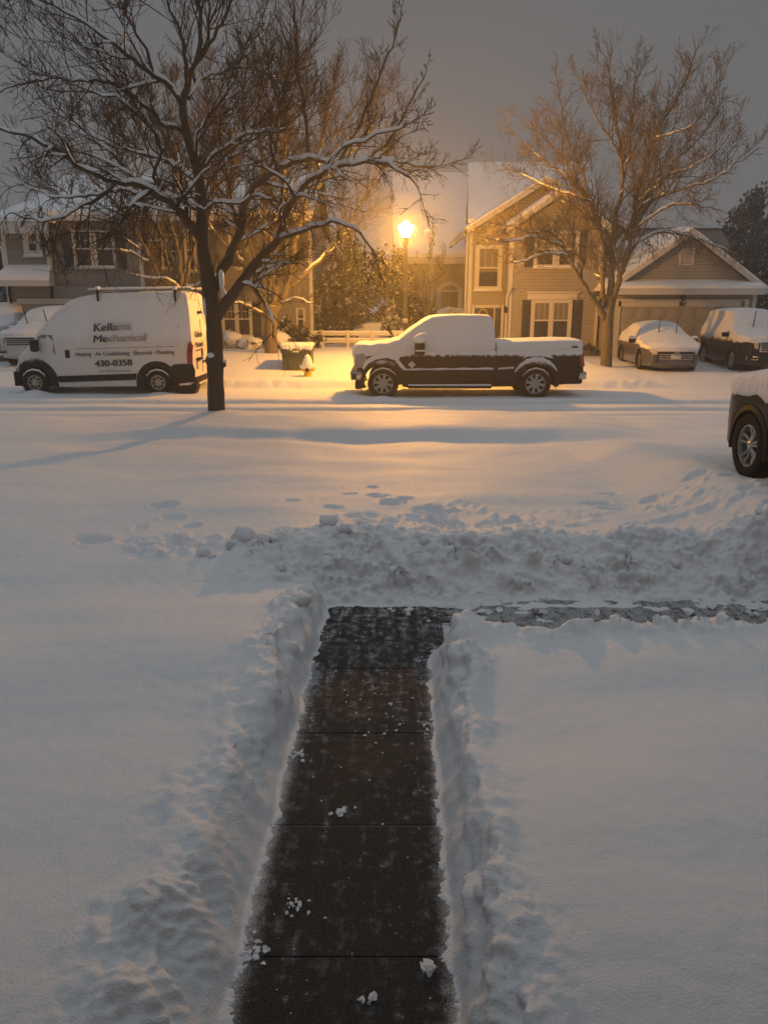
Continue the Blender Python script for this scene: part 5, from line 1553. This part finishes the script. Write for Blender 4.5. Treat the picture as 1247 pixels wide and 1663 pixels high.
class Tree:
    def __init__(self, seed, tip=.007, snow_r=.018, up=.16, wig=.22, dens=1.):
        self.t, self.c, self.s = MB(), MB(), MB()
        self.r = random.Random(seed); self.tip = tip; self.snow_r = snow_r; self.up = up; self.wig = wig; self.dens = dens
    def rv(self):
        g = self.r.gauss
        return Vector((g(0,1), g(0,1), g(0,1)))
    def snow_on(self, pts, rad, thick=1.0):
        """snow lying along the upper side of a branch, in broken lengths"""
        run_p, run_r = [], []
        ph = self.r.random()*20
        def flush():
            if len(run_p) >= 3:
                rr = list(run_r); rr[0] *= .4; rr[-1] *= .35
                self.s.tube(run_p, rr, 6)
            run_p.clear(); run_r.clear()
        for i in range(len(pts)):
            d = (pts[min(i+1, len(pts)-1)] - pts[max(i-1, 0)])
            if d.length < 1e-6: continue
            d.normalize()
            flat = 1-abs(d.z)
            k = mnoise.noise(Vector((pts[i].x*1.3+ph, pts[i].y*1.3, pts[i].z*1.3)))
            if rad[i] > self.snow_r and flat + .45*k > .36:
                h = thick*(.75+.6*flat)*(1+.35*k)
                run_p.append(pts[i] + Vector((0,0,rad[i]*.55 + .012*h)))
                run_r.append((rad[i]*.72 + .012)*min(1.25, .75+.35*h))
            else: flush()
        flush()
    def limb(self, pts, r0, r1, sides=9, kids=3.2, klen=(.7, 1.9), lv=1, snow=1., jit=.02, droop=0., start=.12):
        pts = catmull(pts, .16)
        pts = [p + self.rv()*jit*(0 if i == 0 else 1) for i, p in enumerate(pts)]
        n = len(pts)
        rad = [r0 + (r1-r0)*(i/(n-1))**.85 for i in range(n)]
        rad = [q*(1+.07*self.r.gauss(0,1)) for q in rad]
        self.t.tube(pts, rad, sides)
        if snow: self.snow_on(pts, rad, snow)
        L = sum((pts[i+1]-pts[i]).length for i in range(n-1))
        for k in range(int(L*kids)):
            q = start + (1-start)*self.r.random()**.8
            i = min(n-2, int(q*(n-1)))
            t = (pts[i+1]-pts[i]).normalized()
            ln = self.r.uniform(*klen)*(1.15-.72*q)
            self.kid(pts[i], t, ln, min(rad[i]*.55, .012+.014*ln), lv, droop)
        # the limb runs out in a twig
        self.twig(pts[-1], (pts[-1]-pts[-3]).normalized(), klen[1]*.38, r1*.95, lv, droop)
        return pts
    def kid(self, p, t, ln, r, lv, droop):
        a = self.rv(); a = a - t*a.dot(t)
        if a.length < .01: a = t.orthogonal()
        a.normalize()
        ang = self.r.uniform(.5, 1.2)
        d = (t*math.cos(ang) + a*math.sin(ang) + Vector((0,0,.30 - droop))).normalized()
        self.twig(p, d, ln, r, lv, droop)
    def twig(self, p, d, ln, r, lv, droop=0.):
        R_ = self.r
        n = 8 if lv <= 1 else (5 if lv == 2 else 3)
        st = ln/n
        pts, rad = [p.copy()], [r]
        d = d.copy()
        for i in range(n):
            d = (d + self.rv()*self.wig*(.8 if lv < 3 else .6) + Vector((0,0,self.up - droop*1.6*(1-.3*i/n)))).normalized()
            pts.append(pts[-1] + d*st)
            rad.append(max(self.tip*(.7 if lv > 2 else .9), r*(1-(i+1)/n*.78)))
        self.c.tube(pts, rad, 4 if lv < 3 else 3, cap=False)
        if r > self.snow_r: self.snow_on(pts, rad, .8)
        if lv >= 3: return
        m = int(R_.uniform(5.5, 9.0)*(1.0 if lv == 1 else .5)*min(1.25, .5+ln*.6)*self.dens + .5)
        for k in range(m):
            q = .18 + .8*R_.random()
            i = min(n-1, int(q*n))
            t = (pts[i+1]-pts[i]).normalized()
            f = q*n - i
            self.kid(pts[i].lerp(pts[i+1], f), t, ln*R_.uniform(.34, .72)*(1.12-.5*q), max(self.tip, rad[i]*.6), lv+1, droop*.8)
    def done(self, name, label, base, trunk_mat, crown_mat, group=None):
        o = thing(name, label, 'tree', base, 0, group)
        self.t.build('trunk', trunk_mat, o, smooth=180)
        self.c.build('crown', crown_mat, o, smooth=0)
        if self.s.f: self.s.build('snow', M['snow_soft'], o, smooth=180)
        return o

def px_pts(Y, pts):
    """(px, py, dy) -> world points around depth Y"""
    out = []
    for p in pts:
        dy = p[2] if len(p) > 2 else 0
        out.append(U(p[0], p[1], Y+dy))
    return out

# the near tree on the verge
T = Tree(11, tip=.0058, snow_r=.012, up=.05, wig=.14, dens=1.0)
Yt = TREE_Y
tr = px_pts(Yt, [(353,690),(351,640),(350,600),(349,545),(344,490),(335,430),(330,396),(328,335),(322,280),(306,225),(297,171,.1),(305,140,.1)])
pts = catmull(tr, .14); n = len(pts)
rr = np.interp(np.linspace(0,1,n), [0,.05,.12,.3,.42,.55,.7,.85,1], [.21,.185,.17,.165,.15,.125,.105,.085,.065])
T.t.tube(pts, [q*(1+.04*math.sin(i*1.9)) for i, q in enumerate(rr)], 14)
T.t.blob(U(342,586,Yt-.06), (.10,.11,.13), 1, 2, .3).blob(U(361,592,Yt-.02), (.09,.09,.08), 2, 2, .3)
T.s.blob(U(343,577,Yt-.12), (.085,.09,.055), 3, 2, .3); T.s.blob(U(365,586,Yt-.06), (.05,.06,.035), 4, 1, .3)
T.s.blob(U(360,455,Yt), (.055,.1,.22), 5, 2, .3); T.s.blob(U(364,482,Yt), (.06,.1,.16), 6, 2, .3); T.s.blob(U(333,500,Yt-.1), (.04,.09,.20), 7, 2, .3)
for pts_, r0, r1, kw in (
    ([(344,486),(356,452,.1),(375,410,.3),(390,378,.5),(402,317,.8),(425,296,1.),(451,274,1.2),(500,259,1.5),(549,265,1.7),(610,259,2.0),(660,266,2.2),(700,272,2.3)], .11, .022, dict(droop=.05)),
    ([(349,520),(366,494,-.1),(400,450,-.4),(427,414,-.6),(451,390,-.8),(458,365,-.9),(463,347,-1.0),(488,311,-1.2),(518,283,-1.4),(560,266,-1.6),(610,262,-1.8),(660,285,-2)], .125, .018, dict(droop=.1)),
    ([(451,390,-.8),(475,378,-1.0),(500,372,-1.2),(549,360,-1.5),(585,378,-1.7),(610,420,-1.9)], .05, .014, dict(droop=.25, klen=(.5,1.3))),
    ([(332,396),(305,362,-.2),(274,329,-.5),(244,308,-.8),(215,300,-1.0),(189,296,-1.2),(140,277,-1.5),(91,244,-1.8),(37,219,-2.1),(-10,205,-2.3)], .10, .018, dict(droop=.12)),
    ([(274,329,-.5),(262,300,-.6),(250,290,-.7),(262,240,-.8),(240,205,-.9),(205,170,-1.),(150,150,-1.2)], .045, .014, {}),
    ([(328,345),(310,330,.5),(285,320,.9),(250,322,1.3),(200,310,1.7),(140,318,2.1),(90,320,2.4),(40,300,2.6)], .06, .014, dict(droop=.22)),
    ([(189,296,-1.2),(160,320,-1.4),(120,345,-1.6),(70,360,-1.8),(20,345,-2)], .04, .012, dict(droop=.3, klen=(.5,1.4))),
    ([(306,225),(290,212,.1),(262,198,.3),(235,170,.5),(190,140,.7),(130,130,.9),(60,130,1.1),(0,150,1.3)], .055, .015, {}),
    ([(297,171,.1),(280,142,-.1),(250,122,-.3),(225,105,-.4),(201,85,-.5),(160,55,-.7),(122,30,-.8),(67,0,-1.0)], .06, .015, {}),
    ([(250,122,-.3),(235,80,-.4),(215,40,-.6),(205,0,-.7),(200,-50,-.8)], .035, .012, {}),
    ([(305,140,.1),(323,91,.2),(326,37,.3),(323,-20,.4),(318,-90,.5)], .055, .018, {}),
    ([(305,140,.1),(300,90,-.2),(290,40,-.5),(270,-10,-.7),(262,-60,-.8)], .045, .015, {}),
    ([(318,104,.2),(340,70,.3),(360,37,.5),(378,-10,.6),(395,-70,.7)], .045, .014, {}),
    ([(307,160,.1),(330,125,.6),(355,118,.8),(385,112,1.0),(410,113,1.1)], .035, .012, {}),
    ([(500,259,1.5),(497,195,1.6),(488,150,1.7),(482,110,1.7),(482,61,1.8),(478,0,1.9),(476,-60,2)], .045, .013, {}),
    ([(451,274,1.2),(440,230,1.1),(455,180,1.0),(440,130,.9),(430,80,.9)], .035, .012, {}),
    ([(549,265,1.7),(585,201,1.8),(610,140,1.9),(634,79,2.0),(648,30,2.0)], .042, .012, dict(klen=(.4,1.2))),
    ([(600,259,1.9),(640,215,2.0),(670,160,2.1),(690,120,2.2)], .03, .012, dict(klen=(.4,1.0))),
    ([(328,320),(345,290,.4),(372,255,.8),(398,210,1.1),(420,165,1.4),(440,120,1.6)], .045, .012, {}),
    ([(322,285),(345,255,-.4),(375,235,-.7),(410,215,-1.0),(450,215,-1.3),(490,185,-1.5)], .04, .012, {}),
    ([(330,350),(350,330,-.5),(385,330,-.9),(420,320,-1.2),(455,330,-1.5)], .035, .012, dict(droop=.15, klen=(.5,1.2))),
    ([(326,310),(300,280,.5),(270,262,.9),(230,250,1.2),(170,232,1.5),(110,190,1.8)], .05, .014, {}),
    ([(316,255),(325,220,-.5),(345,180,-.8),(370,150,-1.0),(390,110,-1.1)], .035, .012, {}),
    ([(518,283,-1.4),(560,240,-1.6),(610,220,-1.8),(650,205,-2.),(675,195,-2.1)], .035, .012, dict(klen=(.4,1.1))),
):
    k = dict(kids=3.9, klen=(.7, 2.5)); k.update(kw)
    T.limb(px_pts(Yt, pts_), r0, r1, **k)
T.done('bare_tree', 'dark bare tree in front, snow along its limbs, standing alone on the near verge', (TREE_X, Yt, H1(TREE_X, Yt)), M['bark'], M['twig'], 'bare street trees')

# the street tree on the right
T = Tree(23, tip=.0062, snow_r=.018, up=.04, wig=.20, dens=1.15)
Y2 = 26.8
def zr(x, y, dy=0): return (760 + x*.3905, 60 + y*.3905, dy)
tr = px_pts(Y2, [zr(572,1410), zr(574,1330), zr(578,1250), zr(580,1170), zr(590,1100), zr(596,1000)])
pts = catmull(tr, .15)
T.t.tube(pts, [float(q) for q in np.interp(np.linspace(0,1,len(pts)), [0,.08,.5,.75,1], [.25,.205,.185,.17,.10])], 14)
T.s.blob(U(*zr(574,1140)[:2], Y2-.02), (.10,.13,.16), 3, 2, .3)
for pts_, r0, r1, kw in (
    ([zr(572,1180), zr(540,1120,-.1), zr(500,1060,-.3), zr(470,1010,-.4), zr(440,965,-.5), zr(412,905,-.6), zr(385,850,-.7), zr(360,820,-.9)], .115, .04, dict(kids=2)),
    ([zr(418,915,-.6), zr(370,900,-.9), zr(300,905,-1.2), zr(240,930,-1.5), zr(180,940,-1.8), zr(140,910,-2.)], .05, .015, dict(kids=8, klen=(.5,1.4))),
    ([zr(400,880,-.6), zr(330,850,-1.), zr(280,830,-1.3), zr(200,845,-1.6), zr(130,850,-1.9), zr(60,835,-2.2)], .05, .015, dict(kids=9, klen=(.5,1.4))),
    ([zr(375,835,-.8), zr(330,812,-.6), zr(270,815,-.9), zr(200,790,-1.2), zr(120,780,-1.6)], .04, .012, dict(kids=8, klen=(.5,1.2))),
    ([zr(470,1010,-.4), zr(470,950,-.3), zr(440,880,-.2), zr(430,800,-.1), zr(380,720,0)], .05, .014, {}),
    ([zr(566,1160), zr(560,1050,.3), zr(565,930,.5), zr(560,860,.5), zr(540,790,.6), zr(500,680,.8), zr(450,600,1.), zr(400,520,1.1), zr(330,430,1.2), zr(260,380,1.3)], .10, .016, {}),
    ([zr(500,680,.8), zr(440,660,1.), zr(380,640,1.2), zr(300,610,1.5), zr(200,560,1.8), zr(130,550,2.)], .05, .014, {}),
    ([zr(540,790,.6), zr(520,700,.3), zr(470,560,0), zr(420,440,-.2), zr(390,320,-.4), zr(380,240,-.5)], .05, .014, {}),
    ([zr(588,1130), zr(598,1000), zr(602,880,-.2), zr(610,760,-.3), zr(640,640,-.3), zr(635,500,-.4), zr(618,380,-.4), zr(600,240,-.4), zr(585,150,-.4), zr(575,100,-.4)], .12, .016, {}),
    ([zr(640,600,-.3), zr(670,480,-.5), zr(680,360,-.6), zr(690,230,-.7), zr(697,140,-.8)], .05, .013, {}),
    ([zr(594,1110), zr(640,970,-.2), zr(680,820,-.4), zr(700,700,-.5), zr(722,560,-.6), zr(770,420,-.7), zr(840,300,-.8), zr(900,190,-.9), zr(935,90,-1.)], .11, .016, {}),
    ([zr(640,970,-.2), zr(690,870,.2), zr(750,825,.5), zr(820,812,.8), zr(900,822,1.1), zr(980,850,1.4), zr(1060,880,1.7), zr(1120,910,1.9)], .07, .016, dict(droop=.2, klen=(.5,1.3))),
    ([zr(690,740,-.4), zr(740,690,-.7), zr(810,660,-.9), zr(900,630,-1.2), zr(1000,600,-1.4), zr(1090,540,-1.6), zr(1160,480,-1.8)], .055, .014, {}),
    ([zr(722,700,-.5), zr(770,600,.1), zr(840,520,.4), zr(930,450,.7), zr(1000,370,.9), zr(1040,290,1.0)], .055, .014, {}),
    ([zr(770,420,-.7), zr(860,400,-1.), zr(950,350,-1.3), zr(1010,260,-1.5), zr(1030,170,-1.6)], .04, .012, {}),
    ([zr(600,900,-.1), zr(640,840,.6), zr(680,760,.9), zr(700,640,1.2), zr(740,520,1.4), zr(790,380,1.6), zr(840,250,1.7)], .06, .014, {}),
    ([zr(680,820,-.4), zr(740,760,-.9), zr(850,700,-1.3), zr(950,700,-1.7), zr(1050,720,-2.)], .05, .013, dict(droop=.08)),
    ([zr(500,680,.8), zr(420,590,.4), zr(330,520,.1), zr(250,470,-.2), zr(190,400,-.4)], .045, .012, {}),
    ([zr(635,500,-.4), zr(560,380,-.8), zr(500,270,-1.1), zr(470,200,-1.2)], .045, .012, {}),
    ([zr(700,700,-.5), zr(800,600,-1.), zr(930,540,-1.5), zr(1040,470,-1.8), zr(1090,400,-1.9)], .05, .012, {}),
    ([zr(565,930,.5), zr(520,850,1.0), zr(480,760,1.4), zr(400,690,1.8), zr(310,640,2.1)], .045, .013, {}),
):
    k = dict(kids=4.4, klen=(.7, 2.2), sides=8); k.update(kw)
    T.limb(px_pts(Y2, pts_), r0, r1, **k)
bx_ = U(983, 604, Y2).x
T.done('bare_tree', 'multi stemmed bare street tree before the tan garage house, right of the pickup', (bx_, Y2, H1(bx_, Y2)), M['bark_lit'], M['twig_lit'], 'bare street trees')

# tall brown tree behind the near tree, trunk by the utility box
T = Tree(31, tip=.0065, snow_r=.02, up=.10, wig=.16, dens=1.15)
Y3 = 28.4
tr = px_pts(Y3, [(441,582),(440,555),(440,525),(442,495)])
pts = catmull(tr, .15); T.t.tube(pts, [float(q) for q in np.interp(np.linspace(0,1,len(pts)), [0,.15,.6,1], [.30,.24,.22,.22])], 14)
for pts_, r0, r1, kw in (
    ([(440,515),(425,485,-.1),(405,455,-.3),(395,400,-.5),(375,330,-.8),(360,250,-1.),(345,180,-1.2),(340,130,-1.3)], .15, .02, {}),
    ([(443,510),(458,485,.1),(470,450,.3),(480,390,.5),(500,320,.8),(520,240,1.),(535,170,1.2),(545,120,1.3)], .15, .02, {}),
    ([(441,505),(438,460,.5),(432,400,.8),(430,320,1.),(425,240,1.1),(420,160,1.2),(415,100,1.2)], .13, .02, {}),
    ([(442,500),(450,450,-.6),(455,380,-1.),(460,300,-1.2),(465,210,-1.3),(460,120,-1.3),(455,90,-1.3)], .12, .02, {}),
    ([(466,470,.2),(500,440,.4),(540,400,.7),(580,340,1.),(620,270,1.3),(650,210,1.5)], .08, .016, {}),
    ([(500,320,.8),(550,270,.5),(600,210,.2),(630,150,0)], .06, .016, {}),
    ([(400,430,-.4),(360,390,-.8),(320,330,-1.1),(280,270,-1.4),(250,210,-1.6)], .08, .016, {}),
    ([(375,330,-.8),(330,270,-.4),(300,200,-.1),(290,150,.1)], .06, .016, {}),
    ([(428,510),(405,498,-.6),(380,492,-1.),(350,494,-1.3),(328,490,-1.5)], .05, .016, dict(kids=4, klen=(.4,.9))),
    ([(455,492),(480,484,-.4),(500,490,-.7),(520,498,-1.)], .045, .016, dict(kids=4, klen=(.4,.9))),
    ([(450,495),(430,440,-1.),(420,410,-1.4),(400,380,-1.7)], .05, .014, dict(kids=7, klen=(.5,1.1))),
    ([(455,480),(475,440,-1.2),(490,410,-1.6),(510,400,-2.)], .05, .014, dict(kids=7, klen=(.5,1.1))),
    ([(445,480),(445,430,-1.6),(450,400,-2.0),(440,360,-2.3)], .045, .014, dict(kids=7, klen=(.5,1.1))),
    ([(520,240,1.),(560,200,1.3),(590,150,1.5),(600,110,1.6)], .045, .014, {}),
    ([(430,320,1.),(470,250,1.5),(490,180,1.8),(500,110,2.)], .05, .014, {}),
    ([(360,250,-1.),(390,190,-1.4),(400,130,-1.6)], .045, .014, {}),
):
    k = dict(kids=4.3, klen=(.9, 2.5), sides=8, start=.25); k.update(kw)
    T.limb(px_pts(Y3, pts_), r0, r1, **k)
bx_ = U(441, 574, Y3).x
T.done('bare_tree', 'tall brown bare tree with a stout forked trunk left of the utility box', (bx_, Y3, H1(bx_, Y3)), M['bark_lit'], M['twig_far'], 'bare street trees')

# tree behind the van
T = Tree(47, tip=.0065, snow_r=.02, up=.08, wig=.17, dens=1.1)
Y4 = 25.2
bx_ = U(296, 560, Y4).x; bz_ = H1(bx_, Y4)
b0 = Vector((bx_, Y4, bz_-.15)); b1 = U(294, 470, Y4)
T.t.tube(catmull([b0, b0.lerp(b1, .5)+Vector((.02,0,0)), b1], .2), .17, 12)
for pts_, r0, r1, kw in (
    ([(294,480),(270,460,-.1),(250,430,-.3),(232,395,-.5),(215,365,-.6),(190,330,-.8),(150,290,-1.),(110,240,-1.2)], .10, .018, {}),
    ([(295,475),(280,420,.3),(262,380,.5),(240,345,.7),(215,300,.9),(190,240,1.1),(180,180,1.2)], .09, .018, {}),
    ([(296,470),(290,410,-.3),(275,350,-.5),(290,280,-.7),(280,200,-.8),(270,140,-.9)], .09, .018, {}),
    ([(298,475),(310,420,.2),(330,360,.4),(345,300,.6),(350,220,.8),(360,150,.9)], .08, .018, {}),
    ([(294,470),(272,455,-.6),(240,452,-.9),(215,446,-1.2),(192,435,-1.4)], .05, .016, dict(klen=(.4,1.))),
    ([(250,430,-.3),(215,412,-.8),(190,404,-1.1),(165,385,-1.4)], .045, .014, dict(klen=(.4,1.))),
    ([(275,440),(268,400,-.8),(275,372,-1.),(284,382,-1.2)], .05, .02, dict(klen=(.4,.9))),
    ([(215,365,-.6),(170,345,-.2),(120,330,.1),(70,290,.4),(40,240,.6)], .05, .014, {}),
    ([(240,345,.7),(220,260,.2),(230,190,0),(225,130,-.2)], .045, .014, {}),
    ([(300,470),(340,455,-.5),(375,425,-.9),(395,400,-1.2)], .05, .014, dict(kids=5, klen=(.5,1.1))),
):
    k = dict(kids=3.9, klen=(.8, 2.3), sides=8, start=.25); k.update(kw)
    T.limb(px_pts(Y4, pts_), r0, r1, **k)
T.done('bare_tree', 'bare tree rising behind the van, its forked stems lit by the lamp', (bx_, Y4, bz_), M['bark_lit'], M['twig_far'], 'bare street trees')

# slim bare tree behind the lamp
T = Tree(53, tip=.010, snow_r=.03, up=.22, wig=.2)
Y5 = 36.0
for pts_ in ([(694,560),(697,500),(700,440),(703,380)], [(697,520),(682,470,.3),(675,430,.5)], [(698,505),(712,455,-.3),(718,415,-.4)]):
    T.limb(px_pts(Y5, pts_), .05, .016, kids=3.5, klen=(.5,1.2), sides=6, start=.3)
T.done('young_tree', 'slim bare young tree in the haze right of the street lamp', (U(694,555,Y5).x, Y5, .9), M['bark_lit'], M['twig_far'])

# ------------------------------------------------------------------ shrubs and far evergreens
def foliage(mb, c, rad, n, leaf, rg, flat=1., hollow=.55, clump=70):
    """leaf-sized blades in clumps through a rounded volume"""
    cl = []; sp = .16 if clump < 100 else .115
    for k in range(max(6, n//clump)):
        v = Vector((rg.gauss(0,1), rg.gauss(0,1), rg.gauss(0,1))).normalized()*rg.uniform(hollow, 1.05)
        cl.append(Vector((v.x*rad[0], v.y*rad[1], v.z*rad[2])))
    for k in range(n):
        q = rg.choice(cl)
        p = Vector(c) + q + Vector((rg.gauss(0,sp)*rad[0], rg.gauss(0,sp)*rad[1], rg.gauss(0,sp*.8)*rad[2]))
        d = (q.normalized()*.6 + Vector((rg.gauss(0,.6), rg.gauss(0,.6), rg.gauss(0,.5)))).normalized()
        a = d.orthogonal().normalized(); s = leaf*rg.uniform(.6, 1.4)
        a = a*math.cos(rg.random()*6) + d.cross(a)*math.sin(rg.random()*6)
        mb.add([p, p + d*s*.5 + a*s*.3, p + d*s, p + d*s*.5 - a*s*.3], [(0,1,2,3)])

def shrub(name, label, px, py, Y, rad, n, leaf, mat, seed, cat='shrub', snow=True, group=None, conical=False, zb=None):
    rg = random.Random(seed)
    c = U(px, py, Y)
    base = zb if zb is not None else H1(c.x, Y)
    t = thing(name, label, cat, (c.x, Y, base), 0, group)
    m = MB()
    if conical:
        for k in range(9):
            q = k/8; foliage(m, (c.x, Y, base + .1 + q*rad[2]*2), (rad[0]*(1.05-q), rad[1]*(1.05-q), rad[2]*.22), n//9, leaf, rg)
    else: foliage(m, c, rad, n, leaf, rg, clump=70 if n < 3000 else 120)
    m.build('foliage', mat, t, smooth=0)
    s = MB()
    for k in range(5):
        a = rg.random()*6.28; s.tube([(c.x, Y, base-.1), (c.x+.2*rad[0]*math.cos(a), Y+.2*rad[1]*math.sin(a), c.z-.2*rad[2]), (c.x+.6*rad[0]*math.cos(a), Y+.6*rad[1]*math.sin(a), c.z+.4*rad[2])], [.04,.03,.012], 5)
    s.build('stem', M['bark_lit'], t)
    if snow:
        s = MB()
        s.blob((c.x, Y, c.z+rad[2]*.50), (rad[0]*.92, rad[1]*.92, rad[2]*.62), seed, 3, .35, 1.6)
        for k in range(6):
            a = rg.random()*6.28; s.blob((c.x+rad[0]*.7*math.cos(a), Y+rad[1]*.7*math.sin(a), c.z+rad[2]*rg.uniform(.0,.5)), (rad[0]*.3, rad[1]*.3, rad[2]*.22), k+seed, 1, .5)
        s.build('snow', M['snow_soft'], t, smooth=180)
    return t
shrub('round_shrub', 'rounded shrub under a smooth snow cap below the house window, beside the near trunk', 373, 560, 31.4, (.55,.5,.5), 900, .12, M['hedge'], 3)
shrub('round_shrub', 'low shrub with broken snow below the window, left of the forked trunk', 407, 566, 31.2, (.55,.5,.42), 900, .12, M['hedge'], 4, group=None)
shrub('round_shrub', 'snow domed shrub peeking out right of the forked trunk', 454, 558, 31.2, (.5,.5,.42), 700, .12, M['hedge'], 5)
shrub('round_shrub', 'snow flecked shrub at the left end of the white fence', 502, 556, 31.3, (.55,.5,.6), 1000, .13, M['evergreen'], 6, snow=False)
shrub('round_shrub', 'dark bush against the bluish wall by the narrow window', 474, 545, 32.3, (.6,.5,.7), 900, .13, M['evergreen'], 7, snow=False)
for i, (px, py, Y, rx, rz, lab) in enumerate(((540,500,35.5,1.2,1.9,'broad dark evergreen behind the left part of the fence'), (590,480,37.5,1.3,2.3,'tall snowy evergreen behind the middle of the fence'),
        (640,492,37.0,1.0,2.0,'hazy evergreen just left of the lamp post'), (684,525,38.5,.8,1.2,'hazy low evergreen just right of the lamp post'), (560,455,39.5,1.2,2.2,'tall faint evergreen at the back between the houses'))):
    shrub('evergreen_shrub', lab, px, py, Y, (rx,rx,rz), 6000, .17, M['evergreen'], 60+i, snow=False, zb=.9, cat='evergreen')
shrub('small_conifer', 'small snowy cone shaped conifer behind the fence', 636, 520, 34.5, (.55,.55,.75), 1300, .16, M['hedge'], 71, snow=False, conical=True, zb=.95, cat='evergreen')
shrub('round_shrub', 'snow capped shrub below the arched window', 735, 520, 41.6, (1.1,.6,.6), 900, .15, M['hedge'], 72)
shrub('round_shrub', 'leafless bed shrub at the corner of the garage', 952, 566, 31.9, (.4,.35,.3), 260, .12, M['far_pine'], 73, snow=False)
for i, (px, py, Y, rx, rz, lab) in enumerate(((1205,430,52,2.2,3.6,'dim far evergreen right of the brown house'), (1235,415,55,2.4,4.2,'dim far evergreen at the right edge, behind the garage roof'), (1268,420,53,2.6,4.,'dim far evergreen just past the right edge'),
        (-2,470,37,1.0,2.2,'dark evergreen at the left edge before the far house'), (1238,500,36,.9,1.8,'dark evergreen beside the right end of the garage'))):
    shrub('far_evergreen', lab, px, py, Y, (rx,rx,rz), 3200, .30, M['far_pine'], 80+i, snow=False, zb=.4, cat='tree')

# ------------------------------------------------------------------ falling snow and the misty air
rg = random.Random(99)
m = MB()
for k in range(2000):
    x, y, z = rg.uniform(-9, 11), rg.uniform(17, 32), rg.uniform(.4, 9)
    if rg.random() < .97: x, y, z = lx + rg.gauss(0, 2.2), ly + rg.gauss(0, 2.2), 3.9 + rg.gauss(0, 1.2)
    if z < .3: continue
    r = rg.uniform(.005, .010)
    m.add([(x+r,y,z),(x-r,y,z),(x,y+r,z),(x,y-r,z),(x,y,z+r),(x,y,z-r)], [(0,2,4),(2,1,4),(1,3,4),(3,0,4),(2,0,5),(1,2,5),(3,1,5),(0,3,5)])
m.build('falling_snow', M['snow_soft'], smooth=0, kind='stuff')

hz = MB().box(-70, 70, -12, 90, -1.5, 19.0).build('haze', bpy.data.materials.new('haze'), smooth=0, kind='stuff')
hm_ = hz.data.materials[0]; hm_.use_nodes = True
N, L = hm_.node_tree.nodes, hm_.node_tree.links
N.clear()
o_ = N.new("ShaderNodeOutputMaterial"); pv = N.new("ShaderNodeVolumePrincipled")
pv.inputs["Color"].default_value = (.9, .9, .9, 1)
pv.inputs["Density"].default_value = .0034
pv.inputs["Anisotropy"].default_value = .72
L.new(pv.outputs[0], o_.inputs["Volume"])

# ------------------------------------------------------------------ house behind the viewer, never in view, put in to shade the near snow
ho = thing('shading_porch_house', 'unseen pale sided house behind the viewer, its porch added to shade the near walk', 'house', (0, -1.9, 0))
MB().box(-8.5, 6.5, -9.0, -1.9, -.4, 5.6).build('wall', M['siding_tan'], ho, smooth=0)
rf = MB().slab((-9, -1.3, 5.5), (7, -1.3, 5.5), (7, -6, 8.0), (-9, -6, 8.0), .2).build('roof', M['roof'], ho, smooth=0)
MB().slab((-9, -1.35, 5.68), (7, -1.35, 5.68), (7, -6, 8.18), (-9, -6, 8.18), .17).build('snow', M['snow_soft'], rf, smooth=0)
pr = MB().slab((-5, 1.2, 3.55), (5, 1.2, 3.55), (5, -1.895, 4.5), (-5, -1.895, 4.5), .18).build('shading_porch_roof', M['trim'], ho, smooth=0)  # unseen roof, made wide and deep to darken the foreground
MB().slab((-5.03, 1.16, 3.72), (5.03, 1.16, 3.72), (5, -1.89, 4.67), (-5, -1.89, 4.67), .165).build('snow', M['snow_soft'], pr, smooth=0)
for x in (-4.7, 4.7): MB().bbox(x-.08, x+.08, .92, 1.08, -.4, 3.39, .015).build('porch_post', M['trim'], ho)
st_ = MB().box(-2.3, 2.3, -1.895, .25, -.4, .9)
for k in range(4): st_.box(-1., 1., .252+.26*k, .25+.26*(k+1), -.4, .9-.18*(k+1))
st_.build('stoop', M['walk'], ho, smooth=0)
dr2 = MB().box(-.5, .5, -1.89, -1.84, .92, 2.98).build('door', M['door'], ho, smooth=0)
MB().box(-.6, -.505, -1.895, -1.8, .92, 3.1).box(.505, .6, -1.895, -1.8, .92, 3.1).box(-.6, .6, -1.895, -1.8, 3.102, 3.2).build('frame', M['trim'], dr2, smooth=0)
